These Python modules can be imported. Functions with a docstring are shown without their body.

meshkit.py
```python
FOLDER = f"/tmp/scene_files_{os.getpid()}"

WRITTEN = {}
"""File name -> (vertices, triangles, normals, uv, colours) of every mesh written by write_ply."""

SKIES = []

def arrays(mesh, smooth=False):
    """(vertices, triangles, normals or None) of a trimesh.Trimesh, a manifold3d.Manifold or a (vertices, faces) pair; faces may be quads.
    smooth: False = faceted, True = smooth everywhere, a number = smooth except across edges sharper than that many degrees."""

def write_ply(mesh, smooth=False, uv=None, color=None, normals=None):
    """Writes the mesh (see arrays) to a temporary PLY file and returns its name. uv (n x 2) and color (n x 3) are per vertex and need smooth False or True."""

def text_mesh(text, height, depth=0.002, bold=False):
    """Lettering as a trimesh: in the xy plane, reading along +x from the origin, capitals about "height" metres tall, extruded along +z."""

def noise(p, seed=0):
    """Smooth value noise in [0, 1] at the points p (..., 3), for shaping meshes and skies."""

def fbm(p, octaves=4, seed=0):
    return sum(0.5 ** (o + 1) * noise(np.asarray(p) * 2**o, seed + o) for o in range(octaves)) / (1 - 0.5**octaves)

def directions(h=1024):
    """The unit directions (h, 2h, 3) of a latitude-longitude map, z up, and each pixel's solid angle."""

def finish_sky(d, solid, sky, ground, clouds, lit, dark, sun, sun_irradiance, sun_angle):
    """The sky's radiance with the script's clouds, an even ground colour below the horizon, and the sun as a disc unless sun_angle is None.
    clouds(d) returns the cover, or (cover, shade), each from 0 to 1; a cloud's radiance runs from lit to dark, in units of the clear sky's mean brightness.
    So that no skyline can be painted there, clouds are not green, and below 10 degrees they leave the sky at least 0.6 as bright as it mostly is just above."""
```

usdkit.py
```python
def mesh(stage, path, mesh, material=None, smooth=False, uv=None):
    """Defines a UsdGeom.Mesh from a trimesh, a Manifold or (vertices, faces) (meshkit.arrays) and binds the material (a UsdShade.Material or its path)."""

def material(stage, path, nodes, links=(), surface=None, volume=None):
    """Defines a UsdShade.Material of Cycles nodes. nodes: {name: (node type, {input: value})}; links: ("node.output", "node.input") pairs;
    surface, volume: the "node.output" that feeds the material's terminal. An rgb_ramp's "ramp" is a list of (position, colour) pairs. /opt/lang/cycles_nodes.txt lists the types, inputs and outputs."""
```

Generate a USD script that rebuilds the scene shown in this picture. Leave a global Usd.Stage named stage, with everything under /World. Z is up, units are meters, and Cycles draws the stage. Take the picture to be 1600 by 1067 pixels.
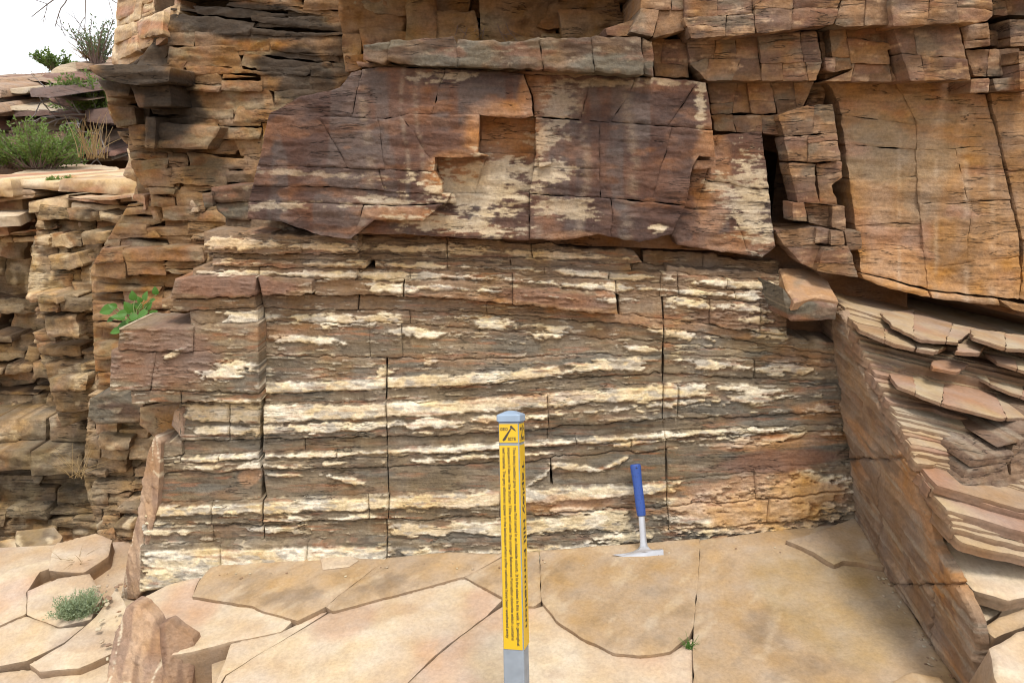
import math, random
import numpy as np, trimesh, shapely
from shapely.geometry import Polygon, LineString, MultiPolygon
from scipy.spatial import Delaunay, cKDTree
from pxr import Usd, UsdGeom, UsdShade, UsdLux, Sdf, Gf, Vt
import usdkit, meshkit

stage = Usd.Stage.CreateInMemory()
UsdGeom.SetStageUpAxis(stage, 'Z')
UsdGeom.Xform.Define(stage, '/World')
UsdGeom.Scope.Define(stage, '/World/Looks')
T = Sdf.ValueTypeNames

# ------------------------------------------------------------------ camera, sky, sun, exposure
PITCH = math.radians(5.0)
FPX = 1067.0                                   # focal length in photograph pixels (photograph 1600 wide)
cam = UsdGeom.Camera.Define(stage, '/World/camera')
cam.CreateHorizontalApertureAttr(36.0)
cam.CreateVerticalApertureAttr(24.0)
cam.CreateFocalLengthAttr(36.0 * FPX / 1600.0)
cam.CreateClippingRangeAttr((0.05, 5000.0))
cam.AddRotateXOp().Set(90.0 - math.degrees(PITCH))
cam.CreateExposureAttr(1.5)

SUN = np.array([0.14, -0.55, 1.0]); SUN /= np.linalg.norm(SUN)      # towards the sun: high, right, behind the photographer
sun = UsdLux.DistantLight.Define(stage, '/World/sun')
sun.CreateIntensityAttr(0.33); sun.CreateAngleAttr(18.0); sun.CreateNormalizeAttr(True)
sun.CreateColorAttr(Gf.Vec3f(1.0, 0.95, 0.87))
z = Gf.Vec3d(*map(float, SUN)); x = Gf.Cross(Gf.Vec3d(0, 0, 1), z).GetNormalized(); y = Gf.Cross(z, x)
sun.AddTransformOp().Set(Gf.Matrix4d(x[0], x[1], x[2], 0, y[0], y[1], y[2], 0, z[0], z[1], z[2], 0, 0, 0, 0, 1))
sky_look = usdkit.material(stage, '/World/Looks/overcast_sky', {
    'sky': ('sky_texture', {'sky_type': 'single_scattering', 'sun_disc': False, 'sun_elevation': float(math.asin(SUN[2])), 'sun_rotation': float(math.atan2(SUN[0], SUN[1]))}),
    'co': ('texture_coordinate', {}), 'n': ('noise_texture', {'scale': 2.2, 'detail': 4.0}),
    'r': ('rgb_ramp', {'ramp': [(0.0, (5.1, 5.2, 5.4)), (1.0, (6.7, 6.7, 6.7))]}),
    'm': ('mix', {'fac': 0.9}), 'b': ('background_shader', {'strength': 0.1})},
    [('co.generated', 'n.vector'), ('n.fac', 'r.fac'), ('sky.color', 'm.color1'), ('r.color', 'm.color2'), ('m.color', 'b.color')], surface='b.background')
dome = UsdLux.DomeLight.Define(stage, '/World/sky')
dome.CreateIntensityAttr(1.0)
UsdShade.MaterialBindingAPI.Apply(dome.GetPrim()).Bind(sky_look)
dome.GetPrim().SetCustomDataByKey('kind', 'structure')
dome.GetPrim().SetCustomDataByKey('label', 'bright white overcast sky above the gully')

# ------------------------------------------------------------------ picture geometry -> world
CP, SP = math.cos(PITCH), math.sin(PITCH)
FWD, UPV, RGT = np.array([0, CP, -SP]), np.array([0, SP, CP]), np.array([1.0, 0, 0])

def rays(px):
    px = np.atleast_2d(np.asarray(px, float))
    return FWD + ((px[:, :1] - 800) / FPX) * RGT + ((533.5 - px[:, 1:2]) / FPX) * UPV

def at(u, v, Y):
    d = rays([(u, v)])[0]
    return d * (Y / d[1])

def to_px(P):
    zc = P @ FWD
    return np.stack([800 + FPX * (P @ RGT) / zc, 533.5 - FPX * (P @ UPV) / zc], 1)

class Plane:
    """A bedding or joint plane of the rock: origin, normal and two axes in it."""
    def __init__(s, o, n, up=None):
        s.o = np.asarray(o, float); s.n = np.asarray(n, float) / np.linalg.norm(n)
        g = np.array([0, 0, 1.0]) if abs(s.n[2]) < 0.8 else np.array([0, 1.0, 0])
        s.e1 = np.cross(g, s.n); s.e1 /= np.linalg.norm(s.e1)
        if s.e1[0] < 0 and abs(s.e1[0]) > 0.5: s.e1 = -s.e1
        s.e2 = np.cross(s.n, s.e1); s.e2 /= np.linalg.norm(s.e2)
        if s.e2 @ g < 0: s.e2 = -s.e2
    def hit(s, px):
        d = rays(px)
        return d * ((s.o @ s.n) / (d @ s.n))[:, None]
    def ab(s, P):
        return np.stack([(P - s.o) @ s.e1, (P - s.o) @ s.e2], 1)
    def xyz(s, ab):
        return s.o + ab[:, :1] * s.e1 + ab[:, 1:2] * s.e2
    def moved(s, off):
        q = Plane(s.o + s.n * off, s.n); return q

def wall(u, v, Y, yaw=0.0, tilt=0.0):
    """A face looking at the viewer; yaw > 0 turns it to the right, tilt > 0 turns it upward."""
    a, t = math.radians(yaw), math.radians(tilt)
    return Plane(at(u, v, Y), (math.sin(a) * math.cos(t), -math.cos(a) * math.cos(t), math.sin(t)))

# ------------------------------------------------------------------ noise
def _h(i, j, seed):
    h = (i * np.int64(374761393) + j * np.int64(668265263) + np.int64(seed) * np.int64(144665) + 974711) & 0xFFFFFFFF
    h = ((h ^ (h >> 13)) * 1274126177) & 0xFFFFFFFF
    return ((h ^ (h >> 16)) & 0xFFFF) / 65535.0
def vn(x, y, seed=0):
    i, j = np.floor(x).astype(np.int64), np.floor(y).astype(np.int64)
    fx, fy = x - i, y - j
    fx, fy = fx * fx * (3 - 2 * fx), fy * fy * (3 - 2 * fy)
    return (_h(i, j, seed) * (1 - fx) + _h(i + 1, j, seed) * fx) * (1 - fy) + (_h(i, j + 1, seed) * (1 - fx) + _h(i + 1, j + 1, seed) * fx) * fy
def fb(x, y, o=3, seed=0):
    return sum(0.5 ** k * vn(x * 2 ** k + 17.3 * k, y * 2 ** k - 9.1 * k, seed + k) for k in range(o)) / (2 - 0.5 ** (o - 1))
def ss(x, a, b):
    t = np.clip((x - a) / (b - a), 0, 1); return t * t * (3 - 2 * t)
def mixc(a, b, t):
    t = np.asarray(t)[:, None] if np.ndim(t) else t
    return np.asarray(a) * (1 - t) + np.asarray(b) * t
def C(r, g, b, k=1.0):
    c = np.array([r, g, b]) / 255.0
    return np.where(c <= 0.04045, c / 12.92, ((c + 0.055) / 1.055) ** 2.4) * k
KW = 0.80           # wall colours: albedo per photographed value
KF = 0.59           # ground slabs, in full skylight
def grey(c, k):
    l = float(c @ np.array([.2126, .7152, .0722])); return l + (c - l) * k
W = lambda r, g, b: grey(C(r, g, b, KW), 0.76) * np.array([1.0, .97, .90])
F = lambda r, g, b: grey(C(r, g, b, KF), 0.78)

# ------------------------------------------------------------------ prims
NAMES = {}
def path_for(parent, name):
    k = (parent, name); n = NAMES.get(k, 0); NAMES[k] = n + 1
    return f'{parent}/{name}' + (f'_{n:03d}' if n else '')
def data(prim, **kw):
    for k, v in kw.items():
        if v: prim.SetCustomDataByKey(k, v)
def thing(name, label, category, group=None, loc=(0, 0, 0)):
    p = path_for('/World', name)
    x = UsdGeom.Xform.Define(stage, p)
    if any(loc): x.AddTranslateOp().Set(Gf.Vec3d(*map(float, loc)))
    data(x.GetPrim(), label=label, category=category, group=group)
    return p
def emit(parent, name, V, Fc, mat, N=None, tint=None, loc=None):
    p = path_for(parent, name)
    m = UsdGeom.Mesh.Define(stage, p)
    m.CreatePointsAttr(Vt.Vec3fArray.FromNumpy(np.ascontiguousarray(V, np.float32)))
    m.CreateFaceVertexCountsAttr(Vt.IntArray.FromNumpy(np.full(len(Fc), 3, np.int32)))
    m.CreateFaceVertexIndicesAttr(Vt.IntArray.FromNumpy(np.ascontiguousarray(Fc, np.int32).ravel()))
    m.CreateSubdivisionSchemeAttr('none')
    if N is not None:
        m.CreateNormalsAttr(Vt.Vec3fArray.FromNumpy(np.ascontiguousarray(N, np.float32))); m.SetNormalsInterpolation('vertex')
    if tint is not None:
        UsdGeom.PrimvarsAPI(m).CreatePrimvar('tint', T.Color3fArray, 'vertex').Set(Vt.Vec3fArray.FromNumpy(np.ascontiguousarray(np.clip(tint, 0.004, 0.85), np.float32)))
    UsdShade.MaterialBindingAPI.Apply(m.GetPrim()).Bind(mat)
    return p
def normals(V, Fc):
    n = np.zeros_like(V); f = np.cross(V[Fc[:, 1]] - V[Fc[:, 0]], V[Fc[:, 2]] - V[Fc[:, 0]])
    for k in range(3): np.add.at(n, Fc[:, k], f)
    return n / np.maximum(np.linalg.norm(n, axis=1, keepdims=True), 1e-12)

# ------------------------------------------------------------------ materials
def rock_look(name, sx, sz, streak, speck, bump, rough=0.9, grain=90.0, crack=0.0, cx=4.0, cz=36.0):
    """Rock: the mesh attribute tint is the mineral colour; streaks follow the lamination, specks are grains."""
    return usdkit.material(stage, '/World/Looks/' + name, {
        'at': ('attribute', {'attribute': 'tint'}), 'g': ('geometry', {}),
        'mp': ('mapping', {'scale': (sx, sx, sz)}), 'n1': ('noise_texture', {'scale': 1.0, 'detail': 8.0, 'roughness': 0.74, 'distortion': 0.4}),
        'r1': ('map_range', {'from_min': 0.3, 'from_max': 0.7, 'to_min': 1 - streak, 'to_max': 1 + streak}),
        'n2': ('noise_texture', {'scale': grain, 'detail': 6.0, 'roughness': 0.7}),
        'r2': ('map_range', {'from_min': 0.3, 'from_max': 0.7, 'to_min': 1 - speck, 'to_max': 1 + speck}),
        'mu': ('math', {'math_type': 'multiply'}), 'mc': ('mix', {'mix_type': 'multiply', 'fac': 1.0}),
        'n3': ('noise_texture', {'scale': 9.0, 'detail': 3.0}), 'hs': ('hsv', {'hue': 0.5, 'value': 1.0}),
        'r3': ('map_range', {'from_min': 0.3, 'from_max': 0.7, 'to_min': 0.82, 'to_max': 1.18}),
        'ad': ('math', {'math_type': 'multiply_add', 'value2': 0.6}),
        'mq': ('mapping', {'scale': (cx, cx, cz), 'rotation': (0.0, 0.05, 0.0)}), 'nq': ('noise_texture', {'scale': 1.0, 'detail': 4.0, 'roughness': 0.55, 'distortion': 0.3}),
        'sq': ('math', {'math_type': 'subtract', 'value2': 0.5}), 'aq': ('math', {'math_type': 'absolute'}),
        'ng': ('noise_texture', {'scale': 3.5, 'detail': 2.0}), 'rg': ('map_range', {'from_min': 0.46, 'from_max': 0.60, 'to_min': 0.0, 'to_max': 0.08, 'clamp': True}),
        'aa': ('math', {'math_type': 'add'}), 'rq': ('map_range', {'from_min': 0.002, 'from_max': 0.012, 'to_min': 1 - crack, 'to_max': 1.0, 'clamp': True}),
        'mm': ('math', {'math_type': 'multiply'}), 'hh': ('math', {'math_type': 'multiply_add', 'value2': 1.2}),
        'bp': ('bump', {'strength': bump, 'distance': 0.004, 'use_object_space': False}),
        'p': ('principled_bsdf', {'roughness': rough, 'specular_ior_level': 0.25})},
        [('g.position', 'mp.vector'), ('mp.vector', 'n1.vector'), ('g.position', 'n2.vector'), ('g.position', 'n3.vector'),
         ('n1.fac', 'r1.value'), ('n2.fac', 'r2.value'), ('r1.result', 'mu.value1'), ('r2.result', 'mu.value2'),
         ('n3.fac', 'r3.value'), ('at.color', 'hs.color'), ('r3.result', 'hs.saturation'),
         ('hs.color', 'mc.color1'), ('mu.value', 'mm.value1'), ('rq.result', 'mm.value2'), ('mm.value', 'mc.color2'), ('mc.color', 'p.base_color'),
         ('g.position', 'mq.vector'), ('mq.vector', 'nq.vector'), ('nq.fac', 'sq.value1'), ('sq.value', 'aq.value1'), ('g.position', 'ng.vector'), ('ng.fac', 'rg.value'),
         ('aq.value', 'aa.value1'), ('rg.result', 'aa.value2'), ('aa.value', 'rq.value'),
         ('n1.fac', 'ad.value1'), ('n2.fac', 'ad.value3'), ('rq.result', 'hh.value1'), ('ad.value', 'hh.value3'), ('hh.value', 'bp.height'), ('bp.normal', 'p.normal')], surface='p.BSDF')
M_WALL = rock_look('laminated_rock', 14, 110, 0.24, 0.24, 1.0, crack=.55, cx=5, cz=55)
M_BLOCK = rock_look('weathered_rock', 16, 85, 0.22, 0.24, 0.95, crack=.6, cx=3.5, cz=34)
M_SLAB = rock_look('smooth_sandstone', 11, 11, 0.08, 0.15, 0.6, 0.88, 85.0)
M_JOINT = rock_look('streaked_joint_rock', 26, 40, 0.18, 0.18, 0.8)

def plain(name, col, rough=0.5, metal=0.0, spec=0.5, var=0.08, scale=40.0, bump=0.0):
    return usdkit.material(stage, '/World/Looks/' + name, {
        'g': ('texture_coordinate', {}), 'n': ('noise_texture', {'scale': scale, 'detail': 4.0}),
        'r': ('map_range', {'from_min': 0.3, 'from_max': 0.7, 'to_min': 1 - var, 'to_max': 1 + var}),
        'c': ('color', {'value': tuple(col)}), 'm': ('mix', {'mix_type': 'multiply', 'fac': 1.0}),
        'b': ('bump', {'strength': bump, 'distance': 0.002}),
        'p': ('principled_bsdf', {'roughness': rough, 'metallic': metal, 'specular_ior_level': spec})},
        [('g.object', 'n.vector'), ('n.fac', 'r.value'), ('c.color', 'm.color1'), ('r.result', 'm.color2'), ('m.color', 'p.base_color'), ('n.fac', 'b.height'), ('b.normal', 'p.normal')], surface='p.BSDF')

def leaf_look(name, c1, c2, rough=0.5):
    return usdkit.material(stage, '/World/Looks/' + name, {
        'g': ('geometry', {}), 'r': ('rgb_ramp', {'ramp': [(0.0, c1), (1.0, c2)]}),
        'p': ('principled_bsdf', {'roughness': rough, 'specular_ior_level': 0.3}), 't': ('translucent_bsdf', {}), 'm': ('mix_closure', {'fac': 0.3})},
        [('g.random_per_island', 'r.fac'), ('r.color', 'p.base_color'), ('r.color', 't.color'), ('p.BSDF', 'm.closure1'), ('t.BSDF', 'm.closure2')], surface='m.closure')

# ------------------------------------------------------------------ one piece of rock
BACK = np.array([0, 1.0, 0.2]); BACK /= np.linalg.norm(BACK)          # the beds rise into the hill
COUNT = [0]
def slab(parent, name, px, plane, thick, color, mat, s=0.006, gap=0.0015, wob=0.003, wf=25.0, r=0.010, rd=0.006,
         relief=None, off=0.0, back=None, seed=None, dip=0.0, label=None, poly2=None, edge=None):
    """A piece of rock whose front outline is seen at the pixels px on the plane; front with relief and worn edges, sides going back along `back`."""
    COUNT[0] += 1
    seed = COUNT[0] * 7 if seed is None else seed
    pl = plane.moved(off) if off else plane
    pg = Polygon(poly2 if poly2 is not None else pl.ab(pl.hit(px))).buffer(0).buffer(-gap, join_style=2)
    if isinstance(pg, MultiPolygon): pg = max(pg.geoms, key=lambda g: g.area)
    if pg.is_empty or pg.area < 4 * s * s: return None
    ring = pg.exterior; L = ring.length; n = max(12, int(L / s))
    B = shapely.get_coordinates(shapely.line_interpolate_point(ring, np.linspace(0, L, n, endpoint=False)))
    if wob:
        nx = fb(B[:, 0] * wf, B[:, 1] * wf, 3, seed) - 0.5; ny = fb(B[:, 0] * wf + 50, B[:, 1] * wf, 3, seed + 3) - 0.5
        B = B + 2 * wob * np.stack([nx, ny], 1)
        pg = Polygon(B).buffer(0)
        if isinstance(pg, MultiPolygon): pg = max(pg.geoms, key=lambda g: g.area)
        if len(pg.exterior.coords) != n + 1:
            ring = pg.exterior; L = ring.length; n = max(12, int(L / s))
            B = shapely.get_coordinates(shapely.line_interpolate_point(ring, np.linspace(0, L, n, endpoint=False)))
    if Polygon(B).exterior.is_ccw is False: B = B[::-1]
    pg = Polygon(B); shapely.prepare(pg)
    x0, y0, x1, y1 = pg.bounds
    gx, gy = np.meshgrid(np.arange(x0, x1, s), np.arange(y0, y1, s * 0.87))
    gx = gx + (np.arange(gx.shape[0]) % 2)[:, None] * s * 0.5
    I = np.stack([gx.ravel(), gy.ravel()], 1)
    rng = np.random.default_rng(seed + 1)
    I += rng.uniform(-0.22, 0.22, I.shape) * s
    I = I[shapely.contains_xy(pg, I[:, 0], I[:, 1])]
    tree = cKDTree(B)
    if len(I):
        d, _ = tree.query(I); I = I[d > 0.55 * s]
    Q = np.vstack([B, I])
    tri = Delaunay(Q).simplices
    ctr = Q[tri].mean(1)
    tri = tri[shapely.contains_xy(pg, ctr[:, 0], ctr[:, 1])]
    e1, e2 = Q[tri[:, 1]] - Q[tri[:, 0]], Q[tri[:, 2]] - Q[tri[:, 0]]
    ar = e1[:, 0] * e2[:, 1] - e1[:, 1] * e2[:, 0]
    tri = np.where((ar < 0)[:, None], tri[:, [0, 2, 1]], tri)
    tri = tri[np.abs(ar) > 1e-10]
    if np.cross(pl.e1, pl.e2) @ pl.n < 0: tri = tri[:, [0, 2, 1]]
    d, _ = tree.query(Q); d[:n] = 0
    P0 = pl.xyz(Q)
    ca, sa = math.cos(dip), math.sin(dip)
    a, b = (Q[:, 0] * ca + Q[:, 1] * sa), (-Q[:, 0] * sa + Q[:, 1] * ca)
    uv = to_px(P0)
    h = -rd * (1 - np.sqrt(np.clip(1 - (1 - np.clip(d / r, 0, 1)) ** 2, 0, 1)))
    env = 0.35 + 0.65 * np.clip(d / (0.6 * r), 0, 1)
    if relief is not None: h = h + env * relief(a, b, uv, seed)
    Fr = P0 + h[:, None] * pl.n
    bd = (-pl.n if back is None else np.asarray(back, float))
    tint = color(uv[:, 0], uv[:, 1], a, b, seed)
    # sides: rings going back, the first a copy of the rim
    steps = [0.0, min(0.3, 0.012 / thick), 0.45, 1.0]
    rim = Fr[:n]; rings, cols = [], []
    cb = B.mean(0)
    for k, t in enumerate(steps):
        j = (fb(B[:, 0] * 30 + 5 * k, B[:, 1] * 30 + 9 * t, 2, seed + 11 + k) - 0.5) * (0.008 if 0 < k < 3 else 0) * min(1, thick / 0.05)
        out = (B - cb); out /= np.maximum(np.linalg.norm(out, axis=1, keepdims=True), 1e-9)
        rings.append(rim + bd * (thick * t) + (out[:, :1] * pl.e1 + out[:, 1:] * pl.e2) * j[:, None]); cols.append(tint[:n] if edge is None else mixc(tint[:n], np.asarray(edge) * (.8, 1.0, .75, 1.1)[k], (.3, .7, .8, .8)[k]))
    V = np.vstack([Fr] + rings); tint = np.vstack([tint] + cols)
    m = len(Fr); i = np.arange(n); j = (i + 1) % n
    sd = []
    for k in range(len(steps) - 1):
        A0, A1 = m + k * n, m + (k + 1) * n
        sd += [np.stack([A0 + i, A1 + i, A1 + j], 1), np.stack([A0 + i, A1 + j, A0 + j], 1)]
    sd = np.vstack(sd)
    if np.cross(pl.e1, pl.e2) @ pl.n < 0: sd = sd[:, [0, 2, 1]]
    Fc = np.vstack([tri, sd])
    p = emit(parent, name, V, Fc, mat, normals(V, Fc), tint)
    if label: data(stage.GetPrimAtPath(p), label=label)
    return p

def rel_wall(A=0.004, fx=9.0, fy=70.0, B=0.003, step=0.0):
    """Lamination: thin ledges along the bedding, with broken steps."""
    def f(a, b, uv, seed):
        h = A * (fb(a * fx, b * fy, 4, seed) - 0.5) * 2 + B * (fb(a * 30, b * 40, 3, seed + 5) - 0.5) * 2
        if step:
            q = fb(a * 5 + 3, b * 26, 3, seed + 9) * 6
            fr = q - np.floor(q); q = np.floor(q) + ss(fr, 0.38, 0.62)
            h = h + step * (q - 3)
        return h
    return f
def rel_slab(A=0.003, f0=5.0, step=0.0):
    def f(a, b, uv, seed):
        h = A * (fb(a * f0, b * f0, 4, seed) - 0.5) * 2
        if step:
            q = fb(a * 3.1, b * 3.1, 4, seed + 3) * 5; fr = q - np.floor(q)
            h = h + step * (np.floor(q) + ss(fr, 0.44, 0.56) - 2.5)
        return h
    return f

def broken(px, rg, big=2600, n=2, lean=.25):
    """Splits an outline along bedding and joints into a few pieces."""
    out = []
    def cut(pg, k):
        if pg.area < big or k == 0: out.append(pg); return
        x0, y0, x1, y1 = pg.bounds; cx, cy = x0 + (x1 - x0) * rg.uniform(.3, .7), y0 + (y1 - y0) * rg.uniform(.3, .7)
        if (x1 - x0) > 1.3 * (y1 - y0) * rg.uniform(.7, 1.5): d = np.array([rg.normal() * lean * .5, 1.0])
        else: d = np.array([1.0, rg.normal() * .06])
        ts = np.linspace(-900, 900, 61); nn = np.array([-d[1], d[0]])
        w = (fb(ts * .05 + rg.uniform(0, 99), ts * 0 + 3.3, 3, 7) - .5) * 7
        ln = np.array([cx, cy]) + ts[:, None] * d + w[:, None] * nn
        half = Polygon(np.vstack([ln, ln[::-1] + nn * 2500])).buffer(0)
        for q in (pg.intersection(half), pg.difference(half)):
            for g in getattr(q, 'geoms', [q]):
                if g.geom_type == 'Polygon' and g.area > 60: cut(g, k - 1)
    cut(Polygon(px).buffer(0), n)
    return [list(g.exterior.coords)[:-1] for g in out]
def tilted(pl, c, rg, deg):
    n = pl.n + math.tan(math.radians(deg)) * (rg.normal() * .6 * pl.e1 + rg.normal() * .6 * pl.e2)
    return Plane(c, n)
def coursed(parent, name, region, plane, rows, widths, jit, thick, color, mat, seed, slope=0.0, u0=400, s=0.009, back=BACK, relief=None,
            lean=0.0, skip=0.0, gap=0.0006, wob=0.005, r=0.008, rd=0.005, dip=0.0, tilt=5.0, over=0.28, thin=0.25, wf=25.0, edge=None):
    """A face broken by bedding planes and joints into single blocks, each its own mesh with its own set-back and tilt."""
    rg = np.random.default_rng(seed); reg = Polygon(region).buffer(0)
    x0, y0, x1, y1 = reg.bounds
    ext = abs(slope) * (x1 - x0)
    v = y0 - ext
    while v < y1 + ext:
        hgt = rg.uniform(*rows); u = x0 - rg.uniform(0, widths[0])
        bulge = rg.normal(0, jit)
        while u < x1:
            w = rg.uniform(*widths) if rg.random() > 0.25 else rg.uniform(*widths) * 0.5
            cuts = [0.0, 1.0]
            if rg.random() < thin: cuts = [0.0] + sorted(rg.uniform(.2, .8, rg.integers(1, 3))) + [1.0]
            u_, d_ = over * hgt * rg.random(), over * hgt * rg.random()
            for c0, c1 in zip(cuts[:-1], cuts[1:]):
                va, vb = v - (u_ if c0 == 0 else 0) + c0 * hgt, v + (d_ if c1 == 1 else 0) + c1 * hgt
                k1, k2 = rg.normal() * .05, rg.normal() * .05
                us = np.linspace(0, 1, 5); ins = rg.uniform(-.06, .06, 4) * w
                ua, ub = u + ins[0], u + w + ins[1]; uc, ud = u + ins[2], u + w + ins[3]
                line = lambda q, vv, k: vv + slope * (q - u0) + k * (q - u) + 2.5 * math.sin(q * 0.03 + vv)
                top = [(ua + (ub - ua) * q + lean * (va - y0), line(ua + (ub - ua) * q, va, k1)) for q in us]
                bot = [(uc + (ud - uc) * q + lean * (vb - y0), line(uc + (ud - uc) * q, vb, k2)) for q in us[::-1]]
                cell = Polygon(top + bot).buffer(0).intersection(reg)
                for g in getattr(cell, 'geoms', [cell]):
                    if g.geom_type == 'Polygon' and g.area > 40 and rg.random() >= skip and not g.buffer(-1.6).is_empty:
                        px = list(g.exterior.coords)[:-1]
                        c = plane.hit([np.mean(px, 0)])[0] + plane.n * (bulge + rg.normal(0, jit * .7))
                        slab(parent, name, px, tilted(plane, c, rg, tilt), thick, color, mat, s=s, gap=gap, wob=wob, wf=wf, r=r, rd=rd, relief=relief, back=back, dip=dip, edge=edge)
            u += w
        v += hgt
# ================================================================== colours of the rock
def ell(u, v, cu, cv, ru, rv, ang=0.0):
    c, s = math.cos(math.radians(ang)), math.sin(math.radians(ang))
    x, y = (u - cu) * c + (v - cv) * s, -(u - cu) * s + (v - cv) * c
    return 1 - np.sqrt((x / ru) ** 2 + (y / rv) ** 2)              # 1 in the middle, 0 at the rim
def patches(u, v, lst, n, soft=0.35, amp=1.0):
    m = np.zeros_like(u)
    for e in lst:
        m = np.maximum(m, ss(ell(u, v, *e[:5]) + (n - 0.5) * amp, 0.0, soft) * (e[5] if len(e) > 5 else 1.0))
    return m

UA = np.array([150, 200, 300, 407, 500, 603, 700, 800, 900, 1035, 1150, 1240, 1340.0])
CV = dict(
 c0=[354, 356, 360, 364, 368, 371, 371, 378, 386, 391, 402, 412, 427],
 c1=[391, 392, 394, 396, 397, 398, 403, 403, 408, 414, 424, 432, 440],
 c2=[402, 402, 403, 405, 406, 406, 409, 413, 419, 426, 436, 443, 452],
 c3=[415, 415, 417, 417, 419, 421, 422, 427, 435, 443, 453, 461, 470],
 c4=[430, 430, 432, 434, 436, 439, 440, 447, 456, 462, 470, 478, 487],
 c5=[468, 468, 466, 462, 460, 463, 466, 475, 486, 497, 514, 526, 540],
 c6=[486, 485, 484, 482, 482, 484, 486, 492, 502, 512, 530, 545, 556],
 c7=[516, 514, 510, 505, 505, 506, 510, 518, 526, 536, 547, 556, 566],
 c8=[548, 548, 550, 552, 556, 560, 562, 560, 556, 554, 560, 568, 576],
 c9=[588, 588, 590, 598, 596, 588, 584, 578, 566, 560, 565, 575, 585],
 c10=[612, 612, 612, 616, 614, 608, 606, 598, 588, 584, 588, 594, 600],
 c11=[630, 630, 630, 632, 632, 630, 626, 620, 612, 602, 598, 600, 606],
 c12=[662, 662, 662, 664, 660, 656, 652, 645, 636, 628, 620, 618, 622],
 c14=[690, 690, 689, 686, 685, 682, 679, 674, 664, 656, 650, 646, 644],
 c15=[713, 713, 713, 708, 706, 701, 697, 692, 685, 676, 669, 665, 664],
 c16=[724, 724, 724, 719, 717, 713, 709, 703, 696, 687, 678, 674, 672],
 c17=[739, 739, 738, 735, 733, 729, 725, 720, 712, 702, 694, 690, 688],
 c18=[788, 788, 787, 781, 777, 773, 768, 764, 760, 752, 740, 730, 722],
 c19=[809, 809, 808, 804, 801, 797, 796, 790, 783, 772, 766, 752, 740],
 c20=[823, 823, 822, 818, 815, 813, 811, 806, 800, 790, 785, 775, 765],
 c21=[853, 853, 850, 848, 847, 846, 845, 842, 838, 832, 822, 812, 798],
 c22=[935, 930, 910, 904, 901, 898, 893, 890, 886, 876, 868, 858, 846])
CV = {k: np.array(v, float) for k, v in CV.items()}
def cv(k, u):
    w = (fb(np.asarray(u, float) * 0.035, np.full(np.shape(u), float(k[1:]) * 7.7), 3, 5) - 0.5) * 9 + (fb(np.asarray(u, float) * 0.15, np.full(np.shape(u), float(k[1:]) * 3.1), 2, 8) - 0.5) * 4
    if k == 'c22': w = 0
    return np.interp(u, UA, CV[k]) + w
def off_curve(k, du):
    return CV[k] + du
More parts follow.
